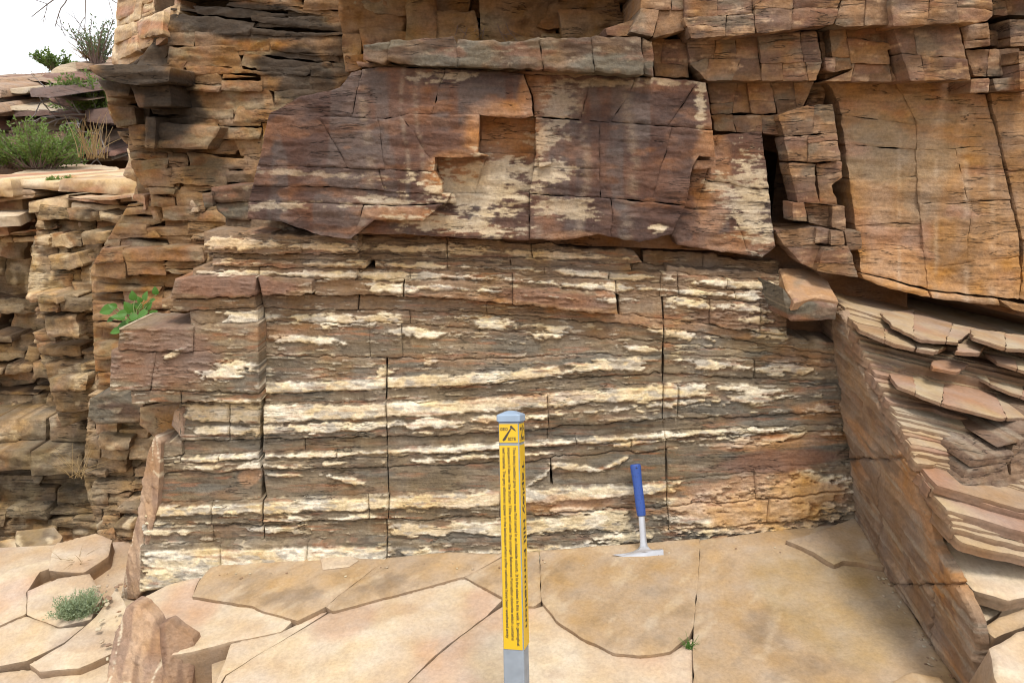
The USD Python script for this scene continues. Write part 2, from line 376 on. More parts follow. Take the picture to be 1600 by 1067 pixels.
BANDS = [  # top curve, its shift, bottom curve, its shift, u from, u to, strength
 ('c0', 8, 'c1', -1, 300, 1010, .75), ('c2', 1, 'c3', -1, 330, 1240, .8), ('c3', 4, 'c4', -2, 300, 1240, .85), ('c4', 4, 'c4', 18, 560, 1240, .55),
 ('c6', 3, 'c7', 2, 330, 620, .5), ('c9', 0, 'c10', 0, 405, 880, 1.0), ('c9', -2, 'c9', 16, 880, 1000, .9), ('c9', 0, 'c9', 14, 1080, 1220, .9),
 ('c11', -1, 'c12', -3, 280, 1110, 1.0), ('c10', 14, 'c12', -8, 1100, 1240, .85), ('c12', 3, 'c12', 14, 280, 1000, .85), ('c12', -2, 'c12', 10, 1000, 1250, .7),
 ('c14', -6, 'c14', -2, 600, 1300, .35), ('c15', 0, 'c16', -1, 270, 1190, 1.0), ('c16', 4, 'c17', -3, 280, 900, .62), ('c16', 2, 'c17', -6, 1060, 1320, .6),
 ('c18', 2, 'c19', -1, 225, 1070, 1.0), ('c19', 7, 'c20', -1, 225, 700, .95), ('c20', 2, 'c21', -14, 215, 480, .62), ('c20', 2, 'c21', -5, 600, 1000, .45),
 ('c21', 8, 'c22', 0, 215, 620, 1.0), ('c21', 14, 'c22', 0, 620, 1340, .72), ('c5', 22, 'c5', 38, 690, 900, .4)]
LENS = [(1190, 800, 150, 46, -6), (1250, 770, 90, 34, -8), (1100, 812, 60, 22, 0), (900, 800, 50, 8, 0), (585, 599, 20, 16, -8), (672, 563, 13, 12, 0), (600, 580, 16, 12, 20), (1158, 690, 22, 9, -10), (1112, 797, 18, 11, 0), (1065, 790, 30, 14, 15), (355, 578, 46, 15, -12),
        (265, 556, 26, 8, -30), (330, 585, 40, 9, -10), (860, 522, 40, 9, -8), (655, 520, 60, 9, 3), (520, 500, 90, 12, 2), (470, 530, 60, 8, 4), (765, 505, 60, 10, 5),
        (900, 730, 60, 5, 8), (965, 722, 32, 4, -28), (845, 745, 30, 4, -35), (1050, 520, 60, 8, 10), (1000, 545, 40, 6, 5), (1190, 612, 40, 7, -4), (1235, 575, 40, 9, 8),
        (1280, 640, 28, 8, -8), (1000, 690, 60, 6, -6), (540, 750, 44, 5, 12), (440, 742, 30, 3, 0), (360, 630, 60, 6, 0), (1180, 500, 30, 8, 5), (980, 840, 60, 10, -5), (900, 822, 60, 10, 0),
        (1085, 475, 60, 8, 10), (1200, 520, 40, 9, 8), (1180, 675, 60, 5, -8), (1220, 685, 50, 5, -12)]
RUST = [(1180, 780, 170, 45, -6, 1), (1230, 690, 130, 14, -4, .8), (900, 785, 100, 16, -4, .8), (1290, 640, 60, 22, 0, .7), (1250, 560, 70, 22, 5, .6), (390, 745, 26, 16, -40, .9),
        (430, 520, 60, 14, -10, .6), (700, 560, 200, 10, 0, .35), (1010, 500, 200, 14, 8, .6), (860, 620, 160, 8, -3, .5), (800, 470, 160, 12, 3, .6)]

def cream_field(u, v):
    n = fb(u * 0.045, v * 0.16, 4, 21); n2 = fb(u * 0.13, v * 0.28, 3, 33)
    M = np.zeros_like(u)
    fade = fb(u * 0.018, v * 0.03, 3, 41)
    for t, dt, b, db, ul, ur, k in BANDS:
        top, bot = np.interp(u, UA, CV[t]) + dt, np.interp(u, UA, CV[b]) + db
        th = np.maximum(bot - top, 3)
        d = np.minimum(v - top, bot - v) / 4.0
        d = np.minimum(d, np.minimum(u - ul, ur - u) / 18.0)
        d = d + (n - 0.5) * (1.6 if k > .9 else 3.0) + (n2 - 0.5) * (1.5 if k > .9 else 2.0) + (k - 1) * 1.6 + (fade - 0.5) * (1.2 if k == 1 else 4.0)
        M = np.maximum(M, ss(d, 0.0, 0.8) * (0.75 + 0.25 * k))
    for e in LENS:
        M = np.maximum(M, ss(ell(u, v, *e[:5]) * 1.2 + (n - 0.5) * 1.3 + (n2 - 0.5) * 1.3, 0.05, 0.5) * 0.95)
    fl = fb(u * 0.05, v * 0.3, 4, 55) + 0.10 * (fb(u * 0.008, v * 0.02, 2, 77) - 0.5)
    calm = np.zeros_like(u)
    for t, b in (('c14', 'c15'), ('c17', 'c18')):
        calm = np.maximum(calm, ss(np.minimum(v - np.interp(u, UA, CV[t]), np.interp(u, UA, CV[b]) - v), 0, 5))
    M = np.maximum(M, ss(fl, 0.64, 0.74) * 0.42 * (1 - .85 * calm))
    return M

def col_wall(u, v, a, b, seed):
    M = cream_field(u, v)
    n = fb(u * 0.012, v * 0.10, 4, 3); n2 = fb(u * 0.06, v * 0.2, 3, 4)
    silt = mixc(W(112, 97, 76), W(142, 124, 98), ss(n, 0.3, 0.7))
    silt = mixc(silt, W(112, 108, 100), ss(fb(u * .01, v * .05, 2, 12), .55, .68) * .7)
    silt = mixc(silt, W(136, 104, 76), ss(fb(u * .02, v * .14, 3, 13), .52, .7) * .65)
    silt = mixc(silt, W(84, 66, 52), ss(n2, .62, .78) * .6)
    up = ss(560 - v, 0, 110)                                        # the upper beds are browner
    silt = mixc(silt, mixc(W(132, 98, 68), W(150, 116, 80), n2), up * .7)
    crm = mixc(W(224, 204, 162), W(232, 220, 196), ss(fb(u * .03, v * .09, 3, 14), .4, .62))
    crm = mixc(crm, W(208, 178, 126), ss(fb(u * .022, v * .05, 3, 15), .53, .68) * .6)
    crm = mixc(crm, W(170, 162, 152), ss(fb(u * .05, v * .16, 3, 16), .56, .66) * .75)
    crm = mixc(crm, W(212, 172, 112), ss(450 - v, 0, 60) * .65)
    c = mixc(silt, crm, M)
    rn = fb(u * .03, v * .08, 3, 17)
    c = mixc(c, mixc(W(176, 118, 68), W(206, 152, 92), n2), patches(u, v, RUST, rn) * .62)
    c = mixc(c, W(166, 106, 66), ss(fb(u * .02, v * .22, 3, 18), .68, .76) * .5)
    purple = patches(u, v, [(360, 447, 120, 20, 0, 1), (255, 560, 110, 60, 0, .75), (870, 468, 110, 14, 6, .9), (1150, 495, 90, 24, 6, .6), (1215, 720, 130, 20, -5, 1)], rn, amp=.5)
    c = mixc(c, mixc(W(214, 170, 104), W(196, 146, 84), n2), patches(u, v, [(1220, 790, 150, 50, -6, 1)], rn, amp=.5) * .65 * M)
    return mixc(c, mixc(W(118, 84, 66), W(146, 106, 82), n), purple * (1 - .75 * ss(M, .5, 1)))

def rel_bed(a, b, uv, seed):
    M = cream_field(uv[:, 0], uv[:, 1])
    h = 0.011 * M + 0.0020 * (fb(a * 7, b * 60, 4, seed) - 0.5) * 2 + M * 0.006 * (fb(a * 28, b * 40, 3, 71) - 0.5) * 2
    q = fb(a * 5 + 3, b * 20, 3, seed + 9) * 5
    fr = q - np.floor(q)
    k = 0.0010 + 0.0030 * ss(560 - uv[:, 1], 0, 60)
    nod = ss(ell(uv[:, 0], uv[:, 1], 1195, 795, 170, 55, -6), 0, .4)
    h = h + nod * .016 * (fb(a * 15, b * 20, 3, 72) - .4)
    return h + k * (np.floor(q) + ss(fr, 0.40, 0.60) - 2.5) * (1 - 0.6 * M) - 0.004

CREAM_B = [(750, 300, 100, 36, 8, .95), (775, 268, 60, 26, 0, .8), (872, 170, 30, 44, 0, .45), (880, 326, 64, 18, 8, .6), (848, 215, 26, 22, 0, .6), (720, 352, 100, 16, 4, .85), (1095, 165, 9, 36, 0, .8),
           (1172, 320, 40, 76, -8, .9), (850, 270, 50, 20, 0, .75), (1120, 290, 22, 20, 0, .8), (600, 318, 60, 10, 0, .6), (430, 322, 60, 8, 0, .5), (1030, 358, 12, 7, 0, .9), (700, 120, 60, 8, 0, .5), (960, 130, 100, 7, 0, .5), (490, 272, 120, 5, 3, .4)]
ORANGE_B = [(790, 210, 70, 55, 0, 1), (720, 275, 70, 40, 0, .95), (1110, 280, 34, 100, 0, .8), (835, 145, 30, 45, 0, .7), (650, 338, 90, 14, 5, .8), (1160, 380, 80, 20, 0, .6), (900, 370, 60, 12, 0, .6)]
def col_varnish(u, v, a, b, seed):
    n = fb(u * .014, v * .03, 4, 61); n2 = fb(u * .05, v * .14, 4, 62)
    c = mixc(W(84, 60, 53), W(110, 77, 62), ss(n, .35, .65))
    c = mixc(c, W(96, 86, 84), ss(fb(u * .03, v * .006, 3, 63), .54, .68) * .6)         # pale vertical runs
    c = mixc(c, W(144, 96, 62), ss(fb(u * .02, v * .05, 3, 64), .56, .7) * .45)
    c = mixc(c, W(74, 54, 50), ss(fb(u * .012, v * .04, 3, 65), .6, .74) * .6)
    for cu, w in ((573, 12), (632, 6), (655, 7), (848, 10), (912, 12), (985, 16)):
        c = mixc(c, W(146, 124, 104), ss(1 - np.abs(u - cu - 6 * np.sin(v * .03)) / w, 0, 1) * .5 * ss(n2, .3, .6))
    c = mixc(c, mixc(W(176, 114, 60), W(196, 142, 86), n2), patches(u, v, ORANGE_B, n, amp=.7) * .65)
    m = patches(u, v, CREAM_B, .5 * fb(u * .05, v * .13, 4, 66) + .5 * fb(u * .09, v * .34, 3, 68), soft=.4, amp=3.0)
    return mixc(c, mixc(W(214, 196, 166), W(188, 164, 126), n2), m * .92)

def col_brown(u, v, a, b, seed):                 # upper right blocks
    n = fb(u * .012 + seed, v * .03, 4, 71); n2 = fb(u * .04, v * .16, 4, 72)
    c = mixc(W(118, 86, 58), W(156, 116, 76), ss(n, .32, .66))
    c = mixc(c, W(120, 106, 88), ss(fb(u * .02 + seed, v * .03, 3, 73), .55, .68) * .7)
    c = mixc(c, W(138, 92, 66), ss(fb(u * .02, v * .06 + seed, 3, 74), .55, .7) * .6)
    c = mixc(c, W(108, 78, 66), ss(fb(u * .02, v * .02 + seed, 3, 75), .6, .75) * .6)
    c = mixc(c, W(196, 156, 112), ss(n2, .64, .76) * .6)
    return c
def col_orange_face(u, v, a, b, seed):
    n = fb(u * .008, v * .035, 4, 81); n2 = fb(u * .02, v * .16, 4, 82)
    c = mixc(W(146, 106, 62), W(172, 128, 78), ss(n, .3, .68))
    c = mixc(c, W(150, 130, 100), patches(u, v, [(1370, 230, 60, 60, 0, 1), (1400, 250, 110, 40, 0, .8), (1450, 170, 70, 30, 0, .7), (1440, 300, 40, 60, 0, .5)], n, amp=.8) * .7)
    c = mixc(c, W(166, 114, 80), ss(fb(u * .012, v * .03, 3, 83), .54, .7) * .6)
    c = mixc(c, W(196, 140, 72), patches(u, v, [(1400, 420, 120, 45, 10, 1), (1560, 420, 60, 50, 0, .7)], n, amp=.8) * .7)
    c = mixc(c, W(110, 80, 58), ss(n2, .68, .82) * .3)
    for cu, w in ((1463, 6), (1510, 8), (1550, 9), (1405, 5)):
        c = mixc(c, W(204, 178, 146), ss(1 - np.abs(u - cu) / w, 0, 1) * ss(v, 180, 260) * ss(fb(u * .03, v * .03, 2, 84), .35, .65) * .3)
    return c
STAIN = [(215, 125, 90, 36, 8, 1), (260, 165, 60, 70, 0, 1), (400, 35, 150, 40, 5, 1), (450, 100, 80, 34, 0, 1), (480, 125, 60, 40, 0, .9), (240, 90, 40, 60, 35, .9), (300, 10, 60, 50, 0, .8), (340, 270, 60, 24, 10, .55), (265, 235, 60, 16, 0, .5), (205, 160, 50, 60, 0, .6), (540, 90, 50, 40, 0, .7)]
def col_buttress(u, v, a, b, seed):
    n = fb(u * .015, v * .04, 4, 91); n2 = fb(u * .06, v * .2, 4, 92)
    c = mixc(W(146, 106, 60), W(174, 134, 84), ss(n, .32, .66))
    c = mixc(c, W(160, 106, 54), ss(fb(u * .02 + seed * .2, v * .04, 3, 93), .52, .68) * .65)
    c = mixc(c, W(150, 134, 100), ss(fb(u * .03, v * .05 + seed, 3, 94), .55, .7) * .6)
    c = mixc(c, W(128, 84, 52), ss(n2, .6, .74) * .55)
    c = mixc(c, mixc(W(56, 48, 42), W(88, 74, 60), n2), patches(u, v, STAIN, n, soft=.35, amp=1.0) * .97) * .88
    return c
def col_gully(u, v, a, b, seed):
    n = fb(u * .02 + seed, v * .04, 4, 101); n2 = fb(u * .07, v * .16, 3, 102)
    c = mixc(W(134, 104, 66), W(182, 148, 100), ss(n, .32, .66))
    c = mixc(c, W(160, 110, 64), ss(fb(u * .02, v * .02 + seed * .3, 3, 103), .56, .72) * .6)
    c = mixc(c, W(122, 104, 74), ss(fb(u * .03 + seed, v * .03, 3, 104), .5, .66) * .7)
    c = mixc(c, W(206, 182, 140), ss(fb(u * .04, v * .05, 3, 105), .6, .7) * .7)
    c = mixc(c, W(112, 98, 74), patches(u, v, [(80, 740, 110, 90, 0, 1), (250, 700, 60, 80, 0, .5)], n, amp=.8) * .6)
    return mixc(c, W(90, 68, 48), ss(n2, .62, .76) * .5)
def col_ledge(u, v, a, b, seed):
    n = fb(u * .02 + seed, v * .05, 4, 111); n2 = fb(u * .08, v * .2, 3, 112)
    c = mixc(W(176, 140, 98), W(212, 184, 142), ss(n, .3, .66))
    c = mixc(c, W(178, 120, 88), ss(fb(u * .02, v * .05 + seed, 3, 113), .54, .68) * .7)
    return mixc(c, W(128, 96, 70), ss(n2, .6, .74) * .5)
def col_dark_ledge(u, v, a, b, seed):
    n = fb(u * .02, v * .05, 4, 121); n2 = fb(u * .06, v * .2, 4, 122)
    c = mixc(W(90, 68, 52), W(124, 98, 72), ss(n, .32, .66))
    c = mixc(c, W(104, 98, 84), ss(fb(u * .015, v * .03, 3, 123), .52, .66) * .8)
    c = mixc(c, W(132, 90, 66), ss(fb(u * .02, v * .06, 3, 124), .56, .7) * .7)
    return mixc(c, W(160, 142, 114), ss(n2, .68, .78) * .5)
def col_floor(u, v, a, b, seed):                 # light lower slabs
    n = fb(a * 5, b * 5, 4, 131); n2 = fb(a * 14, b * 14, 3, 132)
    c = mixc(F(230, 204, 164), F(222, 190, 148), ss(n, .35, .66))
    c = mixc(c, F(206, 176, 140), ss(fb(a * 30, b * 30, 3, 135), .58, .72) * .35)
    c = mixc(c, F(218, 174, 140), ss(fb(a * 3.3, b * 3.3, 3, 133), .54, .68) * .7)
    c = mixc(c, F(198, 170, 138), ss(n2, .6, .72) * .35)
    return mixc(c, F(196, 160, 122), ss(fb(a * 2.2, b * 6, 4, 134), .62, .72) * .5)
DARKF = [(600, 912, 46, 20, -18, .9), (455, 930, 60, 16, -12, .8), (1190, 990, 40, 50, 20, .55), (1260, 1040, 90, 40, 10, .5), (1150, 900, 60, 30, 0, .2), (1420, 960, 60, 60, 40, .3)]
def col_tan(u, v, a, b, seed):                   # tan upper slabs
    n = fb(a * 4, b * 4, 4, 141); n2 = fb(a * 22, b * 22, 3, 142)
    c = mixc(F(196, 160, 112), F(208, 172, 124), ss(n, .35, .66))
    c = mixc(c, F(172, 140, 98), ss(fb(a * 9, b * 9, 4, 143), .56, .7) * .55)
    st = fb((a + b) * 4, (a - b) * 22, 4, 145); c = mixc(c, F(164, 134, 96), ss(st, .58, .74) * .32)
    c = mixc(c, F(216, 186, 142), ss(fb((a + b) * 6, (a - b) * 16, 4, 146), .62, .74) * .6)
    c = mixc(c, F(190, 160, 104), patches(u, v, [(1300, 950, 150, 90, 30, 1)], n, amp=.6) * .5)
    return mixc(c, F(118, 96, 78), patches(u, v, DARKF, n2, soft=.6, amp=1.5) * .42)
def col_terrace(u, v, a, b, seed):
    n = fb(a * 4 + seed, b * 4, 4, 151); n2 = fb(a * 10, b * 10, 3, 152)
    c = mixc(F(206, 172, 124), F(190, 150, 106), ss(n, .35, .66))
    c = mixc(c, F(192, 138, 106), ss(fb(a * 3 + seed * .7, b * 3, 3, 153), .48, .64) * .7)
    c = mixc(c, F(214, 190, 146), ss(fb(a * 2.3 + seed * .4, b * 3, 3, 154), .56, .68) * .7)
    return mixc(c, F(170, 130, 98), ss(n2, .58, .72) * .4) * .88
def col_joint(u, v, a, b, seed):                 # streaked joint face: streaks run along a
    n = fb(a * 2.2, b * 16, 4, 161); n2 = fb(a * 5, b * 85, 4, 162)
    c = mixc(W(128, 100, 76), W(156, 126, 98), ss(n, .32, .66))
    c = mixc(c, W(170, 118, 66), ss(fb(a * 2.6, b * 7, 3, 163), .55, .68) * .6)
    c = mixc(c, W(150, 136, 118), ss(n2, .56, .7) * .6)
    c = mixc(c, W(108, 82, 64), ss(fb(a * 5, b * 20, 3, 164), .6, .74) * .6)
    return mixc(c, W(112, 84, 66), ss(fb(a * 14, b * 16, 3, 166), .7, .76) * .7)
def col_rib(u, v, a, b, seed):
    n = fb(a * 6, b * 6, 4, 171)
    c = mixc(W(168, 132, 100), W(188, 152, 118), ss(n, .35, .65))
    c = mixc(c, W(140, 106, 88), ss(fb(a * 16, b * 4, 3, 172), .55, .7) * .6)
    c = mixc(c, W(120, 90, 72), ss(fb(a * 34, b * 5, 3, 174), .56, .72) * .6); vein = np.abs(fb(a * 12, b * 4, 3, 173) - .5)
    return mixc(c, W(226, 210, 180), ss(.018 - vein, 0, .012) * .8)
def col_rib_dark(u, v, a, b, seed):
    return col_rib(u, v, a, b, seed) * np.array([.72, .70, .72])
def col_core(u, v, a, b, seed):
    n = fb(u * .02, v * .05, 3, 181)
    return mixc(W(118, 82, 52), W(140, 100, 66), n)
def col_hill(u, v, a, b, seed):
    n = fb(a * 2 + seed, b * 2, 3, 191); rg = np.random.default_rng(seed)
    base = [F(186, 150, 118), F(150, 108, 90), F(206, 182, 148), F(120, 92, 80)][rg.integers(4)]
    return mixc(base, base * .75, ss(n, .4, .7))

# ================================================================== the banded rock face behind hammer and post
WALL = wall(800, 650, 2.5)
rock = thing('banded_rock_face', 'layered rock face of cream and grey-brown bands behind the hammer and the yellow post', 'rock face')
def bed(ct, cb, name, segs, s=0.0037, gap=0.0006, r=.007, rd=.006, thick=.22, extra=0.0):
    for ul, ur, off, ll, lr in segs:
        if ur > 1300: ur += 26
        us = np.linspace(0, 1, max(6, int((ur - ul) / 4)))
        lo, hi = (cv(ct, ul + us * (ur - ul))), (cv(cb, ul + us * (ur - ul)))
        U = ul + us * (ur - ul)
        top = [(u, v) for u, v in zip(U, lo)]; bot = [(u, v) for u, v in zip(U, hi)][::-1]
        jx = lambda u, v: 8 * (float(fb(np.array([v * .035]), np.array([((u + 20) // 60) * 5.3]), 3, 9)[0]) - .5)
        top[0] = (top[0][0] + jx(ul, lo[0]), top[0][1]); bot[-1] = (bot[-1][0] + jx(ul, hi[0]), bot[-1][1])
        top[-1] = (top[-1][0] + jx(ur, lo[-1]), top[-1][1]); bot[0] = (bot[0][0] + jx(ur, hi[-1]), bot[0][1])
        top[-1] = (top[-1][0] + lr, top[-1][1]); bot[-1] = (bot[-1][0] + ll, bot[-1][1])
        slab(rock, name, top + bot, WALL, thick, col_wall, M_WALL, s=s, gap=gap, wob=.0016, wf=60, r=r, rd=rd, relief=rel_bed, off=off, back=BACK, dip=math.radians(3 if CV[ct][6] > 540 else -4))
L = 'limestone_bed'; S = 'siltstone_bed'
bed('c0', 'c1', L, [(318, 470, .045, 0, 3), (470, 557, .04, -6, 0), (558, 700, -.05, 0, 0), (700, 832, -.045, 0, 0), (832, 1003, -.035, 0, -14), (1003, 1100, -.10, 0, 0), (1100, 1220, -.09, 0, 0)])
bed('c1', 'c2', S, [(325, 560, .025, 0, 0), (560, 800, -.03, 0, 0), (800, 985, -.02, 0, 0), (985, 1040, -.07, 0, 0), (1040, 1240, -.03, 0, 0)], gap=.001)
bed('c2', 'c3', L, [(330, 460, .04, 0, 0), (460, 572, .035, -8, 2), (585, 700, -.012, 0, 0), (700, 850, -.008, 0, 0), (850, 950, -.006, 0, 0), (950, 1033, -.015, 0, 0), (1033, 1058, .0, 0, 0), (1058, 1138, -.012, 0, 0), (1138, 1232, -.006, 0, 0)])
bed('c3', 'c4', L, [(300, 405, .03, 0, 0), (405, 555, .03, 0, 5), (558, 640, .0, 0, 0), (640, 800, .0, 0, 0), (800, 962, .004, 0, 0), (962, 1033, -.004, 0, 0), (1033, 1060, .006, 0, 0), (1060, 1150, -.006, 0, 0), (1150, 1232, .0, 0, 0)])
bed('c4', 'c5', 'brown_ledge_bed', [(272, 400, .085, -8, 0), (402, 485, .075, 10, 0), (488, 630, .03, 0, 0), (632, 800, .035, 0, 0), (800, 966, .045, 0, -4), (968, 1035, .0, 0, 0), (1037, 1110, -.004, 0, 0), (1110, 1190, .012, 0, 0), (1190, 1232, .008, 0, 0)], s=.004)
bed('c5', 'c6', S, [(250, 400, .06, 0, 0), (410, 560, .005, 0, 0), (562, 760, .0, 0, 0), (760, 1035, .004, 0, 0), (1036, 1310, -.008, 0, 0)])
bed('c6', 'c7', S, [(296, 402, .05, 0, 0), (412, 640, -.004, 0, 0), (640, 1035, -.006, 0, 0), (1036, 1310, -.012, 0, 0)], gap=.0008)
bed('c7', 'c8', S, [(182, 300, .09, 0, 0), (300, 403, .08, 0, 0), (414, 577, .0, 0, 3), (577, 628, .006, 0, 0), (628, 1034, -.003, 0, 0), (1036, 1310, -.01, 0, 0)], gap=.0008)
bed('c8', 'c10', S, [(172, 235, .085, 0, 6), (237, 404, .08, 0, 0), (413, 603, .0, 0, 0), (605, 1034, -.001, 0, 0), (1037, 1180, -.004, 0, 0), (1180, 1310, -.012, 0, 0)], gap=.0008)
bed('c10', 'c11', S, [(205, 280, .075, 0, 0), (281, 405, .07, 0, 0), (412, 603, -.006, 0, 0), (605, 1035, -.006, 0, 0), (1036, 1310, -.012, 0, 0)], gap=.0008)
bed('c11', 'c14', L, [(279, 358, .005, 0, 0), (359, 405, .003, 0, 0), (410, 603, .006, 0, 0), (604, 857, .004, 0, 0), (857, 1036, .006, 0, 0), (1037, 1060, .01, 0, 0), (1060, 1308, -.004, 0, 0)])
bed('c14', 'c15', S, [(238, 284, .012, -8, 0), (286, 406, -.012, 0, 0), (410, 478, -.010, 0, 0), (478, 603, -.012, 0, 0), (604, 855, -.012, 0, 0), (855, 1038, -.012, 0, 0), (1036, 1310, -.012, 0, 0)], gap=.0012)
bed('c15', 'c16', L, [(238, 280, .008, 0, 0), (282, 340, .0, 0, 0), (340, 405, .0, 0, 0), (414, 527, .0, 0, 0), (527, 603, .004, 0, 0), (604, 790, .004, 0, 0), (790, 900, .002, 0, 0), (900, 1038, .002, 0, 0), (1037, 1312, -.006, 0, 0)], gap=.0008)
bed('c16', 'c17', S, [(236, 406, .004, 0, 0), (410, 603, .0, 0, 0), (604, 985, -.002, 0, 0), (985, 1040, -.002, 0, 0), (1040, 1315, -.008, 0, 0)])
bed('c17', 'c18', S, [(230, 407, -.006, 3, 0), (409, 604, -.008, 6, 0), (605, 860, -.008, 0, 0), (860, 1041, -.008, 4, 0), (1043, 1318, .006, 0, 0)], gap=.0012)
bed('c18', 'c20', L, [(226, 330, .003, 0, 0), (330, 409, .004, 0, 0), (411, 577, .003, 0, 0), (577, 605, .006, 0, 0), (606, 780, .005, 0, 0), (780, 1042, .004, 0, 0), (1043, 1180, .010, 0, 0), (1180, 1322, .02, 0, 0)])
bed('c20', 'c21', S, [(222, 332, .004, 0, 0), (332, 413, -.004, 0, 0), (414, 603, -.006, 0, 0), (604, 790, .0, 0, 0), (790, 1045, .0, 0, 0), (1045, 1200, .012, 0, 0), (1200, 1330, .02, 0, 0)])
bed('c21', 'c22', L, [(218, 345, .012, 0, 0), (345, 480, .018, 0, 0), (480, 602, .02, 0, 0), (604, 800, .016, 0, 0), (800, 1000, .012, 0, 0), (1000, 1330, .014, 0, 0)], r=.014)
# the dark recess in the left end and the core behind the beds
slab(rock, 'rock_core', [(420, 340), (1420, 350), (1420, 930), (232, 930), (290, 690), (290, 600), (350, 540), (350, 430)], wall(800, 650, 2.5), .5, col_core, M_BLOCK, s=.03, off=-.16, relief=rel_wall(.02, 4, 12), r=.02, back=(0, 1, 0))
slab(rock, 'side_block', [(216, 636), (282, 632), (272, 662), (283, 690), (240, 684), (216, 664)], wall(250, 650, 2.62, -20), .2, col_buttress, M_BLOCK, relief=rel_wall(.006))
slab(rock, 'side_block', [(272, 640), (283, 634), (284, 688), (266, 666)], wall(275, 660, 2.53, -45), .2, col_rib, M_BLOCK, relief=rel_wall(.003))

# ================================================================== the dark varnished block above it
OB = wall(700, 240, 2.42, 0, -2)
big = thing('overhanging_block', 'massive dark purple-brown weathered block with white patches, overhanging the banded rock face', 'rock block')
R1 = rel_wall(.005, 5, 40, .004, .0022)
RGB = np.random.default_rng(3)
def B(px, off, name='weathered_block', **k):
    kw = dict(s=.0045, gap=.0002, wob=.004, wf=36, r=.004, rd=.003, relief=R1, off=off, back=BACK, dip=math.radians(-4)); kw.update(k)
    for q in broken(px, RGB, 9000, 2, .7):
        kw['off'] = off + RGB.normal(0, .0012); slab(big, name, q, OB, .35, col_varnish, M_BLOCK, **kw)
B([(530, 138), (548, 112), (600, 104), (700, 108), (818, 115), (830, 150), (834, 181), (815, 184), (752, 180), (640, 178), (600, 186), (420, 178), (470, 150)], .055)
B([(420, 178), (600, 186), (640, 178), (750, 180), (748, 215), (747, 239), (765, 243), (720, 247), (680, 245), (678, 268), (540, 262), (403, 257)], .06)
B([(403, 257), (540, 262), (678, 268), (690, 286), (692, 303), (640, 301), (520, 292), (394, 290)], .054)
B([(394, 290), (520, 292), (640, 301), (704, 303), (698, 317), (622, 321), (500, 318), (388, 315)], .05)
B([(388, 315), (500, 318), (622, 322), (692, 320), (660, 344), (585, 343), (556, 366), (548, 373), (500, 368), (440, 346), (386, 342)], .052)
B([(750, 178), (838, 180), (838, 242), (750, 241)], -.05)
B([(680, 240), (838, 240), (832, 303), (690, 303)], -.035)
B([(622, 316), (700, 303), (828, 302), (830, 337), (600, 340)], -.02)
B([(556, 366), (590, 338), (828, 336), (828, 376), (740, 373), (640, 366)], -.006)
B([(819, 117), (900, 116), (1000, 120), (1104, 128), (1114, 203), (960, 191), (836, 182), (832, 150)], .012)
B([(836, 183), (960, 192), (1114, 204), (1119, 246), (1092, 243), (1082, 262), (1072, 320), (955, 309), (828, 303), (838, 240)], .016)
B([(828, 304), (955, 310), (1071, 322), (1056, 350), (1050, 366), (1000, 379), (935, 366), (880, 376), (828, 374)], .014)
B([(700, 303), (710, 303), (712, 318), (700, 317)], .0)
B([(1076, 214), (1190, 206), (1198, 262), (1205, 330), (1060, 326), (1080, 262)], -.055)
B([(1060, 326), (1205, 330), (1212, 385), (1192, 402), (1120, 392), (1058, 382), (1050, 366)], -.05)
B([(1082, 250), (1118, 250), (1118, 262), (1084, 264)], .0)
B([(840, 248), (860, 246), (862, 256), (842, 262)], .03, s=.004, r=.006)
slab(big, 'rock_core', [(420, 200), (540, 130), (1130, 125), (1150, 250), (1180, 395), (600, 372), (430, 345)], OB, .6, col_core, M_BLOCK, s=.03, off=-.13, relief=rel_wall(.02, 4, 12), r=.02, back=(0, 1, 0.1))

# small broken block at the left foot of the big block
sb = thing('broken_rock', 'small broken stepped rock at the left foot of the dark overhanging block', 'rock')
for px, off in (([(328, 292), (395, 288), (392, 315), (345, 318), (330, 316)], .0), ([(313, 302), (330, 300), (332, 322), (318, 326)], .02), ([(335, 316), (392, 314), (388, 345), (352, 342), (338, 330)], -.01), ([(350, 340), (430, 342), (470, 362), (420, 366), (350, 356)], -.03)):
    slab(sb, 'fragment', px, wall(360, 315, 2.6, -15), .3, col_dark_ledge, M_BLOCK, relief=rel_wall(.005, 8, 60, .003, .003), off=off, back=BACK)

# long ledge lying on the big block
ledge = thing('rock_ledge', 'long grey-brown rock ledge with ragged underside lying on top of the dark overhanging block', 'rock ledge')
for px, off in (([(568, 70), (610, 64), (605, 93), (600, 99), (566, 92)], .10), ([(610, 64), (660, 60), (710, 56), (720, 84), (715, 104), (640, 101), (605, 94)], .10), ([(714, 60), (800, 66), (842, 60), (850, 108), (760, 106), (715, 104)], .105),
                ([(842, 60), (925, 57), (930, 113), (850, 108)], .11), ([(925, 57), (1003, 58), (1005, 117), (985, 117), (930, 112)], .115), ([(1005, 60), (1020, 66), (1022, 120), (1006, 116)], .06), ([(556, 96), (640, 102), (720, 108), (640, 106), (560, 104)], .04), ([(715, 106), (850, 110), (960, 115), (900, 120), (720, 110)], .03)):
    slab(ledge, 'ledge_block', px, OB, .5, col_dark_ledge, M_BLOCK, s=.0055, relief=rel_wall(.006, 7, 55, .003, .003), off=off, back=BACK, wob=.006, wf=32, r=.005, rd=.004, gap=.0003)

